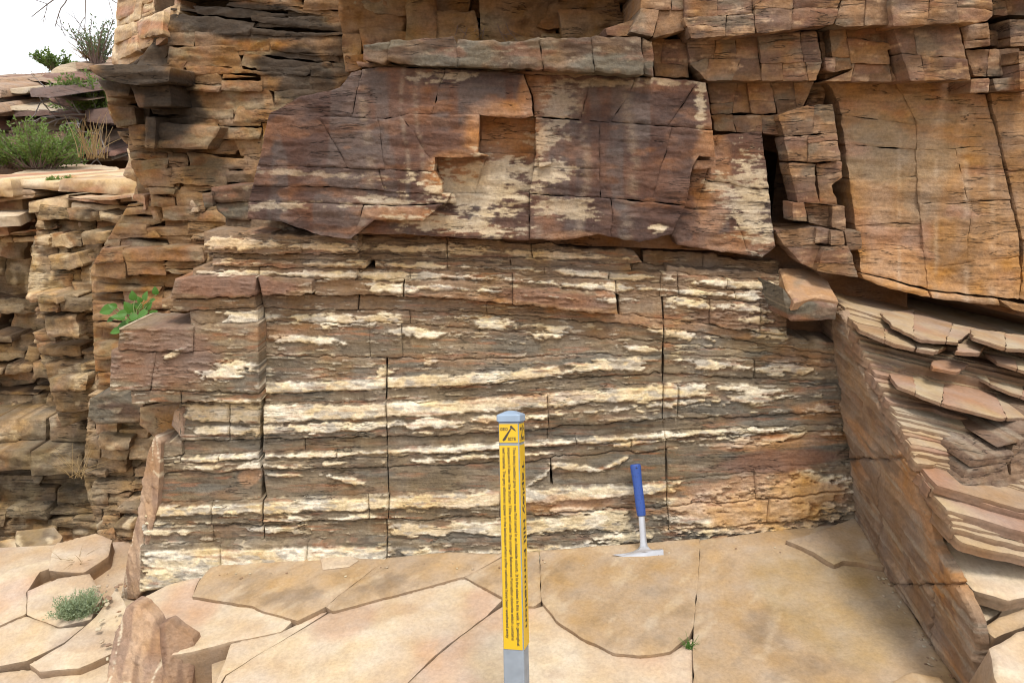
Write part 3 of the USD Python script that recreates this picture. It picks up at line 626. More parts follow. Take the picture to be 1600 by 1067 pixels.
# ================================================================== blocky courses at upper right
UR = wall(1250, 90, 2.42, -3, -3)
ur = thing('blocky_overhang', 'stepped courses of squared brown rock blocks at the upper right, above the orange face', 'rock outcrop')
R2 = rel_wall(.003, 7, 50, .0025, .0016)
RGU = np.random.default_rng(4)
def U(px, off, name='squared_block', thick=.7, **k):
    kw = dict(s=.006, gap=.0003, wob=.004, wf=40, r=.003, rd=.002, relief=R2, off=off, back=BACK); kw.update(k)
    for q in broken(px, RGU, 1500, 2, .3):
        kw['off'] = off + RGU.normal(0, .003); slab(ur, name, q, UR, thick, col_brown, M_BLOCK, **kw)
for px, off in (([(1005, -30), (1072, -30), (1070, 47), (1022, 58), (985, 50), (1000, 20)], .10), ([(945, 45), (1000, 28), (1012, 58), (950, 56)], .04), ([(1068, 28), (1176, 22), (1180, 54), (1080, 60)], .13), ([(1072, -30), (1176, -30), (1176, 22), (1068, 28)], .115),
                ([(1176, -30), (1322, -30), (1304, 38), (1240, 46), (1182, 53)], .125), ([(1322, -30), (1392, -30), (1396, 38), (1320, 42), (1306, 38)], .11), ([(1392, -30), (1494, -30), (1498, 36), (1396, 42)], .14), ([(1494, -30), (1548, -30), (1552, 26), (1544, 34), (1498, 36)], .13),
                ([(1550, -30), (1610, -30), (1610, 24), (1552, 24)], -.02), ([(1000, 60), (1074, 62), (1076, 122), (1024, 120), (1020, 80)], .0), ([(1074, 62), (1184, 57), (1186, 92), (1102, 92), (1078, 100)], .03), ([(1078, 100), (1102, 92), (1186, 92), (1190, 126), (1104, 126)], .035),
                ([(1184, 55), (1276, 48), (1284, 96), (1190, 100)], .045), ([(1190, 100), (1284, 96), (1276, 126), (1192, 127)], .045), ([(1278, 46), (1306, 44), (1326, 110), (1290, 125)], -.03), ([(1296, 46), (1322, 44), (1332, 108), (1302, 114)], .02), ([(1290, 90), (1306, 90), (1304, 114), (1292, 110)], .045),
                ([(1322, 44), (1396, 42), (1408, 76), (1388, 78), (1394, 128), (1290, 127), (1332, 110)], .03), ([(1388, 78), (1408, 76), (1424, 126), (1394, 128)], .0), ([(1396, 42), (1498, 38), (1516, 116), (1516, 124), (1424, 127)], .085), ([(1500, 38), (1545, 36), (1548, 72), (1508, 76)], .02),
                ([(1508, 78), (1594, 76), (1594, 122), (1522, 118)], .0), ([(1546, 46), (1580, 48), (1578, 72), (1548, 72)], -.06), ([(1578, 30), (1620, 30), (1620, 74), (1580, 72)], .01), ([(1518, 124), (1546, 122), (1546, 144), (1516, 146)], .06), ([(1552, 124), (1592, 120), (1590, 140), (1556, 142)], .05), ([(1592, 80), (1640, 80), (1640, 140), (1594, 140)], .08)):
    U(px, off)
# courses and pillar under them, beside the dark slot
for px, off in (([(1106, 129), (1168, 129), (1174, 176), (1112, 178)], -.06), ([(1168, 129), (1204, 128), (1214, 178), (1174, 177)], -.045), ([(1204, 128), (1272, 128), (1250, 178), (1215, 178)], -.055), ([(1112, 180), (1214, 180), (1222, 212), (1190, 209), (1118, 204)], -.05),
                ([(1268, 130), (1290, 128), (1288, 163), (1258, 166)], -.13), ([(1216, 180), (1258, 166), (1300, 163), (1308, 206), (1226, 214)], .0), ([(1226, 215), (1308, 208), (1314, 250), (1276, 254), (1232, 252)], .01), ([(1233, 254), (1275, 256), (1274, 286), (1282, 318), (1246, 316)], .0), ([(1275, 256), (1315, 252), (1316, 278), (1300, 290), (1310, 320), (1282, 318)], -.02),
                ([(1238, 317), (1258, 318), (1262, 346), (1240, 345)], .03), ([(1258, 318), (1300, 322), (1296, 356), (1264, 348)], -.05), ([(1300, 322), (1320, 322), (1322, 360), (1300, 356)], -.02), ([(1276, 356), (1296, 358), (1296, 382), (1274, 380)], .0), ([(1298, 360), (1318, 362), (1320, 382), (1298, 384)], .02), ([(1320, 362), (1346, 362), (1346, 390), (1326, 392)], .0),
                ([(1212, 360), (1276, 356), (1274, 382), (1290, 388), (1275, 420), (1254, 412), (1226, 385)], -.02), ([(1290, 386), (1326, 384), (1342, 434), (1276, 424)], .02)):
    U(px, off, thick=.09 if np.mean(px, 0)[1] > 185 else .7)
slab(ur, 'rock_core', [(1000, -30), (1640, -30), (1640, 150), (1320, 150), (1330, 420), (1200, 400), (1215, 240), (1110, 215), (1090, 120), (1000, 110)], UR, .8, col_core, M_BLOCK, s=.03, off=-.62, relief=rel_wall(.02, 4, 12), r=.02, back=(0, 1, 0))
coursed(ur, 'squared_block', [(985, -420), (1700, -420), (1700, -32), (985, -32)], UR.moved(.10), (60, 110), (90, 260), .03, .9, col_brown, M_BLOCK, 5, s=.02)

# big smooth orange face at right
OF = wall(1450, 300, 2.47, -4, -1)
of = thing('orange_rock_face', 'large smooth orange-brown rock face at the right edge, above the stack of thin slabs', 'rock face')
R3 = rel_wall(.0035, 4, 40, .002, .0026)
for px, off in (([(1290, 128), (1400, 128), (1432, 190), (1434, 300), (1446, 405), (1452, 452), (1392, 436), (1346, 426), (1330, 300), (1312, 160)], .0), ([(1400, 128), (1512, 126), (1518, 146), (1540, 148), (1560, 222), (1590, 360), (1596, 440), (1592, 468), (1450, 452), (1446, 405), (1434, 300), (1432, 190)], .006),
                ([(1548, 146), (1640, 140), (1640, 400), (1598, 372), (1566, 226)], .012), ([(1598, 376), (1640, 404), (1640, 484), (1592, 466), (1598, 440)], -.004), ([(1346, 428), (1392, 438), (1450, 454), (1454, 464), (1394, 452), (1350, 436)], .02), ([(1454, 456), (1560, 468), (1562, 478), (1458, 466)], .016), ([(1562, 470), (1640, 484), (1640, 496), (1582, 484)], .022)):
    for q in broken(px, RGU, 9000, 3, .2):
      slab(of, 'face_panel', q, OF, .4, col_orange_face, M_BLOCK, s=.0055, gap=.0001, r=.003, rd=.002, relief=R3, off=off + RGU.normal(0, .0025), back=BACK, wob=.005, dip=math.radians(-4))
slab(of, 'rock_core', [(1290, 120), (1700, 120), (1700, 520), (1330, 430)], OF, .8, col_core, M_BLOCK, s=.03, off=-.1, relief=rel_wall(.02, 4, 12), r=.02, back=(0, 1, 0))
# ================================================================== floor of sloping slabs
P1 = at(1335, 822, 2.5)
FN = np.array([-0.063, -0.2, 1.0])
FLOOR = Plane(P1, FN)
floor_ = 'F'
def slab_thing(label, px, off, thick, col, s=.009, relief=None, category='rock slab', plane=None, name='rock_slab', wob=.004, gap=.0002, r=.005, rd=.004, group=None, mat=None):
    p = slab('/World', name, px, plane or FLOOR, thick, col, mat or M_SLAB, s=s, gap=gap, wob=wob, wf=16, r=r, rd=rd, relief=relief or rel_slab(.0035, 4, .0011), off=off, edge=W(150, 118, 88))
    if p: data(stage.GetPrimAtPath(p), label=label, category=category, group=group)
    return p
tan_r = rel_slab(.004, 4, .0014)
slab_thing('tan slab with dark smudges at the foot of the wall, left of the crack', [(300, 930), (395, 945), (407, 952), (465, 968), (508, 946), (560, 905), (604, 872), (500, 868), (400, 872), (330, 884), (312, 905)], .014, .06, col_tan, relief=tan_r)
slab_thing('narrow tan slab with a broken front edge, directly left of the yellow post', [(508, 946), (520, 953), (640, 922), (725, 899), (758, 882), (790, 864), (700, 860), (604, 870), (560, 906)], .0145, .06, col_tan, relief=tan_r)
slab_thing('small tan wedge of slab behind the yellow post', [(725, 899), (785, 932), (796, 940), (835, 946), (846, 938), (842, 860), (792, 864), (758, 883)], .012, .06, col_tan, relief=tan_r)
slab_thing('broad tan slab with a curved front edge on which the hammer stands', [(844, 858), (846, 938), (870, 968), (905, 992), (960, 1018), (1000, 1022), (1048, 1016), (1078, 990), (1084, 975), (1088, 930), (1092, 880), (1094, 840), (960, 850)], .015, .06, col_tan, relief=tan_r)
slab_thing('large tan slab with grey stains in the right foreground, beside the brown joint wall', [(1094, 842), (1092, 880), (1088, 930), (1084, 975), (1083, 1010), (1084, 1130), (1560, 1130), (1500, 1067), (1376, 880), (1345, 812), (1230, 825)], .014, .06, col_tan, relief=tan_r)
slab_thing('flat broken slab lying in the corner between banded wall and joint wall', [(1228, 842), (1262, 835), (1338, 806), (1382, 884), (1340, 876), (1318, 874), (1304, 880), (1270, 860)], .036, .05, col_tan, relief=tan_r)
slab_thing('pale slab left of the floor with a brown broken front face', [(225, 1000), (216, 935), (262, 912), (312, 900), (300, 931), (395, 947), (458, 968), (440, 985), (362, 1001), (300, 1016), (266, 1022)], .0, .14, col_floor)
slab_thing('pale slab between the two diagonal cracks in the foreground', [(362, 1003), (440, 986), (500, 954), (512, 955), (404, 1020), (352, 1052), (330, 1090), (320, 1110)], -.006, .14, col_floor)
slab_thing('big pale slab left of the yellow post in the foreground', [(512, 957), (640, 926), (725, 902), (785, 935), (757, 962), (680, 1021), (628, 1072), (600, 1110), (325, 1110), (352, 1054), (404, 1021)], .0, .14, col_floor)
slab_thing('big pale pinkish slab right of the yellow post in the foreground', [(758, 963), (790, 942), (835, 948), (850, 944), (870, 972), (905, 996), (960, 1022), (1000, 1026), (1048, 1020), (1082, 995), (1083, 1120), (601, 1120), (630, 1072), (682, 1022)], .002, .14, col_floor)
slab_thing('thin pink flake at the wall foot, on the left tan slab', [(500, 872), (548, 866), (560, 874), (545, 884), (505, 888)], .020, .01, col_floor, s=.006)
slab_thing('small brown stone edge in the bottom right corner of the stained slab', [(1395, 1062), (1425, 1048), (1470, 1056), (1490, 1090), (1380, 1090)], .05, .05, col_tan, s=.007)
slab('/World', 'floor_base', [(330, 880), (2600, 700), (2600, 4200), (-1200, 4200), (330, 1250)], FLOOR, .3, col_tan, M_SLAB, s=.05, off=-.06)
data(stage.GetPrimAtPath('/World/floor_base'), kind='structure', label='rock floor under the loose slabs')

# ================================================================== joint wall at right
ga, gb, gc = FLOOR.hit([(1336, 818)])[0], FLOOR.hit([(1502, 1075)])[0], at(1303, 480, 2.5)
gn = np.cross(gb - ga, gc - ga); gn = gn if gn[0] < 0 else -gn
G = Plane(ga, gn)
ge = (gb - ga) / np.linalg.norm(gb - ga); G.e1 = ge; G.e2 = np.cross(G.n, ge); G.e2 = G.e2 if G.e2[2] > 0 else -G.e2
jw = thing('joint_wall', 'brown streaked joint wall running towards the viewer at the right of the floor', 'rock face')
JW = [(1303, 480), (1316, 482), (1352, 560), (1376, 612), (1412, 690), (1438, 730), (1440, 750), (1462, 800), (1468, 840), (1505, 905), (1526, 950), (1538, 985), (1538, 1120), (1530, 1120), (1500, 1068), (1380, 884), (1338, 826), (1330, 700), (1308, 560)]
cut = Polygon([(u - (7 if 1316 < u < 1539 and k_ < 13 else 0), v + (3 if k_ < 13 else 0)) for k_, (u, v) in enumerate(JW)])
def part_of(poly, lo, hi):
    q = poly.intersection(Polygon(lo + hi)); return [g for g in getattr(q, 'geoms', [q]) if g.geom_type == 'Polygon' and g.area > 50]
for lo, hi in (([(1250, 400), (1600, 400)], [(1600, 716), (1250, 716)]), ([(1200, 716), (1379, 716)], [(1379, 1200), (1200, 1200)]), ([(1379, 716), (1700, 716)], [(1700, 912), (1379, 912)]), ([(1379, 912), (1465, 912)], [(1465, 1200), (1379, 1200)]), ([(1465, 912), (1700, 912)], [(1700, 1200), (1465, 1200)])):
    for g in part_of(cut, lo, hi):
        slab(jw, 'joint_panel', list(g.exterior.coords)[:-1], G, .02, col_joint, M_JOINT, s=.0052, gap=.0003, wob=.010, wf=40, r=.004, rd=.003,
             relief=lambda a, b, uv, seed: .008 * (fb(a * 3, b * 60, 4, 55) - .5) * 2 + .006 * (fb(a * 9, b * 9, 3, 56) - .5) * 2 + .0035 * np.floor(fb(a * 3, b * 11, 4, 57) * 7))

# ================================================================== stack of thin slabs at right
st = thing('slab_stack', 'stack of thin pinkish and cream rock slabs dipping right, behind the joint wall', 'rock outcrop')
TN = np.array([0.20, -0.26, 1.0]); TN /= np.linalg.norm(TN)
EDGE = np.array([(1314, 484), (1352, 560), (1376, 612), (1412, 690), (1438, 730), (1464, 810), (1505, 905), (1530, 960), (1538, 1010)], float)
rng = np.random.default_rng(11)
tt = 0.0; k = 0
frac = np.linspace(0, .66, 46) + rng.uniform(-.005, .005, 46)
lens_ = np.concatenate([[0], np.cumsum(np.linalg.norm(np.diff(EDGE, axis=0), axis=1))]); lens_ /= lens_[-1]
for i, f in enumerate(np.clip(frac, 0, .66)):
    e = np.array([np.interp(f, lens_, EDGE[:, 0]), np.interp(f, lens_, EDGE[:, 1])])
    c = G.hit([e])[0]
    pl = Plane(c + np.array([0, 0, .012]), TN)
    if i % 5 == 0: grp = rng.uniform(-.035, .035)
    tk = .022 + .008 * rng.random()
    if .50 < f: fwd = -.08 * rng.random() - .12 * (f - .46)
    else: fwd = grp + rng.normal(0, .007)
    ins = -.006 + rng.uniform(.0, .014)
    # outline in the bedding plane: left edge along the joint wall, front edge running right
    A = pl.ab(np.array([c]))[0]
    gd = np.cross(TN, G.n); gd = gd / np.linalg.norm(gd) * (1 if gd[1] > 0 else -1)
    back = pl.ab(np.array([c + gd * 1.2]))[0]
    xs = [0.0]
    rgx = np.random.default_rng(700 + i // 5)
    while xs[-1] < 1.9: xs.append(xs[-1] + rgx.uniform(.05, .28))
    rgj = np.random.default_rng(900 + i // 5); jig = rgj.normal(0, .026, 40)[:len(xs)] + rng.normal(0, .006, len(xs)); jig[0] = 0
    front = []
    for x_, q_ in zip(xs, jig):
        front.append((A[0] + ins + x_, A[1] + fwd - .10 * x_ + q_))
        if rng.random() < .35: front.append((A[0] + ins + x_ + rng.uniform(.004, .02), A[1] + fwd - .10 * x_ + q_ + rng.normal(0, .02)))
    pts = front + [(A[0] + 1.9, back[1]), (back[0] + ins, back[1])]
    slab(st, 'thin_slab', None, pl, tk, col_terrace, M_SLAB, s=.012, gap=0, wob=.006, wf=30, r=.003, rd=.002, relief=rel_slab(.004, 5, .0022), poly2=pts, seed=500 + (i // 5) * 7 + (i % 2), edge=W(140, 104, 78))
def T_(px, uvY, thick, label=None, name='broken_slab', s=.008):
    pl = Plane(at(*uvY), TN)
    n_ = 2 if thick < .028 else 3
    for k_, px in [(k_, q) for k_ in range(n_) for q in broken(px, np.random.default_rng(int(px[0][0]) + (k_ > 1)), 1300, 2, .8)]:
        slab(st, name, px, pl, thick / n_, col_terrace, M_SLAB, s=s, gap=.0004 + (.0006 if k_ else 0), wob=.006, wf=40, r=.002, rd=.0015, relief=rel_slab(.003, 6, .0022), label=label, off=-thick * k_ / n_, edge=W(146, 108, 80))
T_([(1302, 450), (1350, 446), (1480, 474), (1620, 505), (1620, 560), (1540, 530), (1470, 500), (1310, 480)], (1310, 470, 2.56), .03)
T_([(1375, 488), (1430, 483), (1490, 505), (1526, 512), (1496, 534), (1440, 530), (1395, 508)], (1400, 500, 2.33), .03)
T_([(1318, 486), (1368, 480), (1395, 508), (1440, 530), (1482, 540), (1462, 549), (1400, 537), (1345, 514)], (1340, 500, 2.36), .025)
T_([(1518, 514), (1640, 528), (1640, 548), (1566, 542), (1520, 526)], (1560, 530, 2.2), .035)
T_([(1498, 536), (1542, 537), (1532, 551), (1496, 549)], (1520, 545, 2.17), .035)
T_([(1458, 562), (1520, 556), (1532, 560), (1494, 580), (1456, 574)], (1490, 570, 2.18), .03)
T_([(1540, 552), (1640, 570), (1640, 590), (1560, 566)], (1580, 565, 2.2), .03)
T_([(1388, 582), (1470, 576), (1560, 606), (1640, 640), (1640, 652), (1560, 652), (1480, 632), (1402, 602)], (1420, 595, 2.12), .03)
T_([(1500, 574), (1640, 600), (1640, 634), (1560, 604)], (1570, 600, 2.16), .03)
T_([(1430, 722), (1470, 726), (1520, 756), (1500, 768), (1452, 748)], (1460, 740, 1.93), .03)
# front cliff of the stack and the slabs below it
FC = wall(1560, 740, 1.86, 18, 0)
coursed(st, 'laminated_block', [(1520, 718), (1560, 700), (1700, 640), (1700, 800), (1530, 792), (1500, 776)], FC, (14, 30), (60, 160), .006, .35, col_joint, M_WALL, 31, slope=-.12, u0=1560, s=.008, relief=rel_wall(.005, 5, 60, .003, .003))
coursed(st, 'laminated_block', [(1466, 845), (1478, 800), (1530, 788), (1700, 780), (1700, 870)], wall(1560, 820, 1.98, 12, 0), (18, 40), (60, 160), .006, .35, col_joint, M_WALL, 32, slope=-.15, u0=1560, s=.008, relief=rel_wall(.005, 5, 60, .003, .003))
FT = np.array([0.05, -0.45, 1.0])
def fslab(label, px, uvY, thick, col=col_floor, n=FT):
    slab_thing(label, px, 0, thick, col, plane=Plane(at(*uvY), n), s=.007, relief=rel_slab(.004, 5, .0016))
fslab('cream slab with broken front edge beside the joint wall at right', [(1466, 845), (1500, 828), (1536, 818), (1580, 850), (1640, 905), (1640, 925), (1576, 936), (1520, 920), (1488, 880)], (1540, 880, 1.75), .04)
fslab('pink slab at the right edge behind the cream slab', [(1540, 806), (1640, 780), (1640, 890), (1586, 850)], (1590, 830, 1.8), .05, col_terrace)
fslab('thin cream slab under the broken edge at the right', [(1512, 922), (1576, 940), (1560, 958), (1534, 974), (1524, 950)], (1545, 950, 1.70), .03)
fslab('tan wedge of rock at the right edge below the cream slab', [(1536, 978), (1560, 962), (1640, 936), (1640, 966), (1590, 980), (1556, 996)], (1580, 965, 1.64), .10, col_tan)
fslab('pale angular boulder in the bottom right corner', [(1546, 1012), (1590, 986), (1660, 970), (1660, 1130), (1590, 1120), (1556, 1060)], (1590, 1030, 1.5), .3, col_floor)
slab(st, 'rock_core', [(1560, 800), (1800, 800), (1800, 1200), (1545, 1200), (1540, 1000)], wall(1600, 950, 1.9, -5, 10), .6, col_tan, M_SLAB, s=.03, relief=rel_wall(.02, 4, 12), r=.02, back=(0.2, 1, 0))

# jutting block at the inner corner
jb = thing('jutting_block', 'squared block jutting out under the overhang where banded wall meets joint wall', 'rock block')
slab(jb, 'block', [(1224, 448), (1240, 470), (1310, 474), (1308, 500), (1235, 502), (1226, 470)], wall(1265, 480, 2.36, 10), .25, col_dark_ledge, M_BLOCK, relief=rel_wall(.004, 8, 60, .003, .003), back=(-.12, 1, .22))
jp = Plane(at(1265, 462, 2.38), TN + np.array([0, -.25, 0]))
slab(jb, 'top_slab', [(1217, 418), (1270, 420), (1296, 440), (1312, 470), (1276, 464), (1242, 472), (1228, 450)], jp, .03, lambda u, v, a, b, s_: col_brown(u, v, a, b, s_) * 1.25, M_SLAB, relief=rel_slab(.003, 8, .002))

# the cliff behind and beyond the picture's right edge
slab(ur, 'rock_core', [(560, -700), (3600, -700), (3600, 700), (560, 900)], wall(1400, 100, 3.5, 0, 0), 1.5, col_core, M_BLOCK, s=.12, relief=rel_wall(.05, 2, 6), r=.02, back=(0, 1, 0))
coursed(of, 'face_panel', [(1640, -420), (3000, -420), (3000, 640), (1640, 500)], OF, (160, 300), (300, 600), .03, 1.0, col_orange_face, M_BLOCK, 6, s=.03, tilt=2)
# ================================================================== upper left buttress
HB = wall(380, 200, 2.95, -4, -4)
bt = thing('buttress', 'tall ochre rock buttress with black stains at the upper left, standing against the sky', 'rock outcrop')
RB = rel_wall(.008, 5, 40, .005, .004)
HREG = [(275, -60), (620, -60), (600, 60), (560, 118), (480, 165), (435, 190), (405, 260), (395, 300), (330, 300), (320, 330), (300, 346), (240, 345), (228, 300), (205, 262), (200, 232), (182, 205), (168, 170), (165, 140), (262, 100), (262, 50)]
coursed(bt, 'rock_block', HREG, HB, (11, 34), (60, 210), .008, .5, col_buttress, M_BLOCK, 21, slope=.03, s=.008, relief=RB, wob=.007, r=.004, rd=.003, tilt=3, thin=.45, over=.15)
coursed(bt, 'rock_block', [(262, -420), (640, -420), (640, -62), (262, -62)], HB, (60, 100), (80, 200), .03, .6, col_buttress, M_BLOCK, 22, s=.03)
for px, off in (([(135, 101), (230, 100), (266, 104), (262, 128), (210, 134), (160, 126), (148, 118)], .24), ([(150, 124), (205, 130), (200, 150), (165, 152)], .14), ([(200, 134), (262, 128), (268, 165), (215, 168)], .17), ([(168, 168), (208, 166), (212, 196), (182, 200)], .07),
                ([(196, 196), (250, 190), (250, 228), (206, 230)], .06), ([(226, 182), (243, 182), (240, 232), (225, 232)], .12), ([(242, 190), (345, 198), (322, 234), (242, 232)], .09)):
    slab(bt, 'rock_block', px, HB, .5, col_buttress, M_BLOCK, s=.008, relief=RB, off=off, back=BACK, wob=.006)
HL = wall(225, 50, 3.15, -38, 12)
coursed(bt, 'rock_block', [(184, -60), (290, -60), (278, 20), (262, 55), (228, 84), (196, 102), (172, 100), (180, 40)], HL, (18, 34), (24, 60), .010, .4, col_ledge, M_BLOCK, 23, slope=-.35, u0=220, s=.010, relief=rel_wall(.006, 6, 20), back=(0.3, 1, 0))
slab(bt, 'rock_block', [(262, -60), (300, -60), (290, 40), (256, 90), (196, 104), (230, 80), (258, 50), (272, 10)], wall(250, 50, 3.06, -25, 8), .4, col_buttress, M_BLOCK, s=.010, relief=RB, back=(0.2, 1, 0))
slab(bt, 'rock_core', [(230, -420), (640, -420), (560, 130), (420, 310), (260, 340), (232, 250), (200, 120), (240, 60)], HB, .9, col_buttress, M_BLOCK, s=.018, off=-.09, relief=rel_wall(.03, 5, 20, .01, .008), r=.02, back=(0.3, 1, 0))
# shadowed recess above the ledge
cvp = wall(780, 20, 2.78, 0, -12)
cave = thing('rock_recess', 'shadowed orange recess under the roof of the cliff, above the long grey ledge', 'rock outcrop')
coursed(cave, 'rough_block', [(520, -60), (1030, -60), (1030, 80), (540, 110)], cvp, (18, 60), (60, 240), .03, .5, lambda u, v, a, b, s_: col_buttress(u * 0 + 900 + (u - 900) * .2, v * .3 + 300, a * 1, b, s_), M_BLOCK, 41, slope=.06, u0=700, s=.012, relief=rel_wall(.02, 6, 16, .012, .008), tilt=14, wob=.02, wf=10, over=.5)
coursed(cave, 'rough_block', [(520, -420), (1030, -420), (1030, -62), (520, -62)], wall(780, -64, 2.50, 0, -8), (60, 110), (80, 200), .04, 1.3, col_buttress, M_BLOCK, 42, s=.03)
slab(cave, 'rock_core', [(500, -420), (1100, -420), (1100, 130), (520, 130)], wall(780, 20, 2.9, 0, 0), .9, col_core, M_BLOCK, s=.05, off=-.16, relief=rel_wall(.03, 3, 8), r=.02, back=(0, 1, 0))
# ochre wall below the buttress
ow = thing('ochre_wall', 'recessed ochre layered wall below the buttress, between gully and overhanging block', 'rock face')
coursed(ow, 'rock_bed', [(200, 320), (240, 318), (340, 300), (440, 330), (380, 380), (360, 440), (320, 480), (300, 520), (280, 620), (150, 640), (140, 420), (180, 350)], wall(270, 400, 3.0, -6), (9, 24), (50, 160), .03, .5, col_buttress, M_BLOCK, 24, s=.008, thin=.5, relief=rel_wall(.006, 6, 30, .004, .003))
coursed(ow, 'rock_bed', [(196, 232), (250, 240), (310, 330), (240, 352), (214, 352), (222, 318), (205, 312), (212, 285), (190, 275), (200, 250)], wall(220, 290, 3.2, -20), (10, 26), (24, 60), .04, .5, col_ledge, M_BLOCK, 25, s=.009, tilt=9, relief=RB)
slab(ow, 'rock_core', [(215, 250), (400, 250), (430, 400), (330, 620), (200, 620)], wall(270, 400, 3.0, 0), .7, col_buttress, M_BLOCK, s=.016, off=-.12, relief=rel_wall(.03, 5, 20, .01, .008), r=.02, back=(.2, 1, 0))
# gully
gu = thing('gully_rocks', 'ribbed ochre and orange rocks of the gully at the left edge', 'rock outcrop')
RG = rel_wall(.008, 6, 40, .007, .005)
coursed(gu, 'gully_block', [(-260, 372), (110, 366), (75, 560), (110, 840), (-260, 840)], wall(30, 600, 4.0, 10), (16, 48), (36, 90), .06, .6, col_gully, M_BLOCK, 26, lean=-.12, s=.013, relief=RG, r=.012, rd=.010, wob=.014, thin=.5, tilt=10, edge=W(110, 80, 52))
coursed(gu, 'gully_block', [(60, 318), (200, 338), (255, 470), (205, 520), (185, 610), (150, 650), (96, 668), (66, 570), (36, 490)], wall(130, 480, 3.5, -8), (12, 36), (26, 76), .06, .6, col_gully, M_BLOCK, 27, lean=.18, s=.010, relief=RG, r=.010, rd=.008, wob=.012, thin=.5, tilt=11)
coursed(gu, 'gully_block', [(-80, 660), (120, 650), (160, 700), (150, 860), (-80, 850)], wall(60, 760, 3.7, 4), (14, 34), (50, 110), .04, .6, col_gully, M_BLOCK, 28, s=.012, relief=rel_wall(.010, 6, 26, .006, .005), r=.008, rd=.006, thin=.6, tilt=8)
coursed(gu, 'gully_block', [(138, 618), (240, 612), (285, 640), (285, 692), (240, 700), (236, 780), (205, 880), (180, 900), (150, 830), (128, 740)], wall(200, 720, 2.95, -10), (10, 30), (30, 80), .035, .5, col_gully, M_BLOCK, 29, s=.009, relief=RG, r=.008, rd=.006, wob=.010, thin=.5, tilt=10)
slab(gu, 'gully_block', [(138, 624), (172, 612), (222, 632), (218, 660), (150, 664), (136, 650)], wall(180, 640, 2.85, -8), .4, col_dark_ledge, M_BLOCK, relief=rel_wall(.007, 7, 40, .004, .004), back=BACK)
slab(gu, 'rock_core', [(-1300, 290), (250, 290), (300, 640), (260, 940), (-1300, 940)], wall(100, 600, 4.1, 0), .8, col_gully, M_BLOCK, s=.025, off=-.14, relief=rel_wall(.05, 4, 14, .02, .012), r=.02, back=(0, 1, 0))
# ledges on the left, at eye level
ld = thing('stepped_ledges', 'pale thin-bedded rock ledges stepping back at the left edge below the green bush', 'rock outcrop')
coursed(ld, 'ledge_slab', [(-80, 278), (190, 272), (240, 290), (245, 345), (180, 372), (-80, 384)], wall(90, 320, 3.75, -4), (6, 15), (50, 170), .11, 1.2, col_ledge, M_SLAB, 30, slope=-.01, s=.014, relief=rel_wall(.006, 5, 20, .004, .003), gap=.001, r=.012, rd=.008)
for px, Y, tk in (([(-60, 286), (0, 274), (60, 262), (110, 253), (186, 262), (180, 278), (90, 280), (0, 292)], 4.6, .08), ([(95, 308), (240, 300), (236, 318), (110, 322)], 3.7, .05), ([(100, 330), (220, 326), (225, 342), (120, 346)], 3.6, .05), ([(-60, 320), (40, 312), (70, 316), (30, 336), (-60, 340)], 3.8, .05)):
    slab(ld, 'top_slab', px, Plane(at(px[2][0], px[2][1] + 6, Y), (0, -.24, 1)), tk, lambda u, v, a, b, s_: col_floor(u, v, a * .5, b * .5, s_), M_SLAB, s=.02, relief=rel_slab(.008, 3, .003))
slab(ld, 'rock_core', [(-1300, 285), (230, 280), (240, 400), (-1300, 400)], wall(90, 330, 4.6, 0), .8, col_core, M_BLOCK, s=.06, relief=rel_wall(.03, 3, 5), back=(0, 1, .2))

# rubble slope against the sky
hill = Plane(at(90, 250, 6.3), (0.04, -.80, .6))
hs = slab('/World', 'hillside', [(-1500, 60), (-60, 118), (20, 122), (70, 118), (110, 96), (150, 84), (200, 80), (300, 80), (300, 330), (-1500, 330)], hill, .5, col_core, M_BLOCK, s=.09, relief=lambda a, b, uv, s_: .10 * (fb(a * 1.2, b * 3, 4, 5) - .5) * 2, wob=.05, wf=2, r=.1, rd=.05)
data(stage.GetPrimAtPath(hs), kind='structure', label='rubble-covered hillside at the left skyline')
rub = thing('rubble', 'flat reddish-brown and cream stones and ledges covering the hillside at the left skyline', 'rubble')
hl = Plane(at(80, 190, 5.8), (.05, -.85, .5))
coursed(rub, 'flat_stone', [(-80, 122), (0, 119), (60, 122), (92, 100), (120, 96), (178, 104), (200, 250), (110, 252), (0, 236), (-80, 240)], hl, (5, 14), (24, 90), .13, .7, col_hill, M_BLOCK, 77, slope=.05, u0=90, s=.035, lean=.2, tilt=14, over=.2, thin=.3, skip=.1, wob=.02, wf=8, r=.02, rd=.012, back=(0, 1, .35))

# ================================================================== slabs at lower left
LF = Plane(at(100, 950, 2.45), (.03, -.30, 1))
def lslab(label, px, off, thick=.10, **k):
    slab_thing(label, px, off, thick, col_floor, plane=LF, s=.010, relief=rel_slab(.006, 4, .002), **k)
lslab('pale slab at the left edge above the grey tuft', [(-60, 908), (75, 872), (96, 880), (62, 892), (42, 922), (40, 958), (-60, 1000)], .012)
lslab('tilted pale slab leaning against the gully foot above the grey tuft', [(84, 850), (150, 832), (176, 842), (168, 868), (132, 893), (75, 890)], .014, .06)
lslab('pale slab on which the grey tuft grows', [(42, 922), (92, 902), (140, 895), (160, 930), (142, 965), (90, 978), (42, 958)], .006)
lslab('long pale slab at the lower left edge below the grey tuft', [(-60, 1003), (40, 962), (92, 980), (132, 976), (100, 1002), (42, 1030), (-60, 1050)], .0)
lslab('broken layered slab beside the brown rib at lower left', [(45, 1036), (102, 1004), (150, 962), (182, 915), (204, 960), (190, 1012), (122, 1042), (60, 1048)], .016)
lslab('pale slab in the bottom left corner', [(-60, 1054), (46, 1046), (185, 1030), (330, 1010), (420, 1130), (-60, 1130)], -.02)
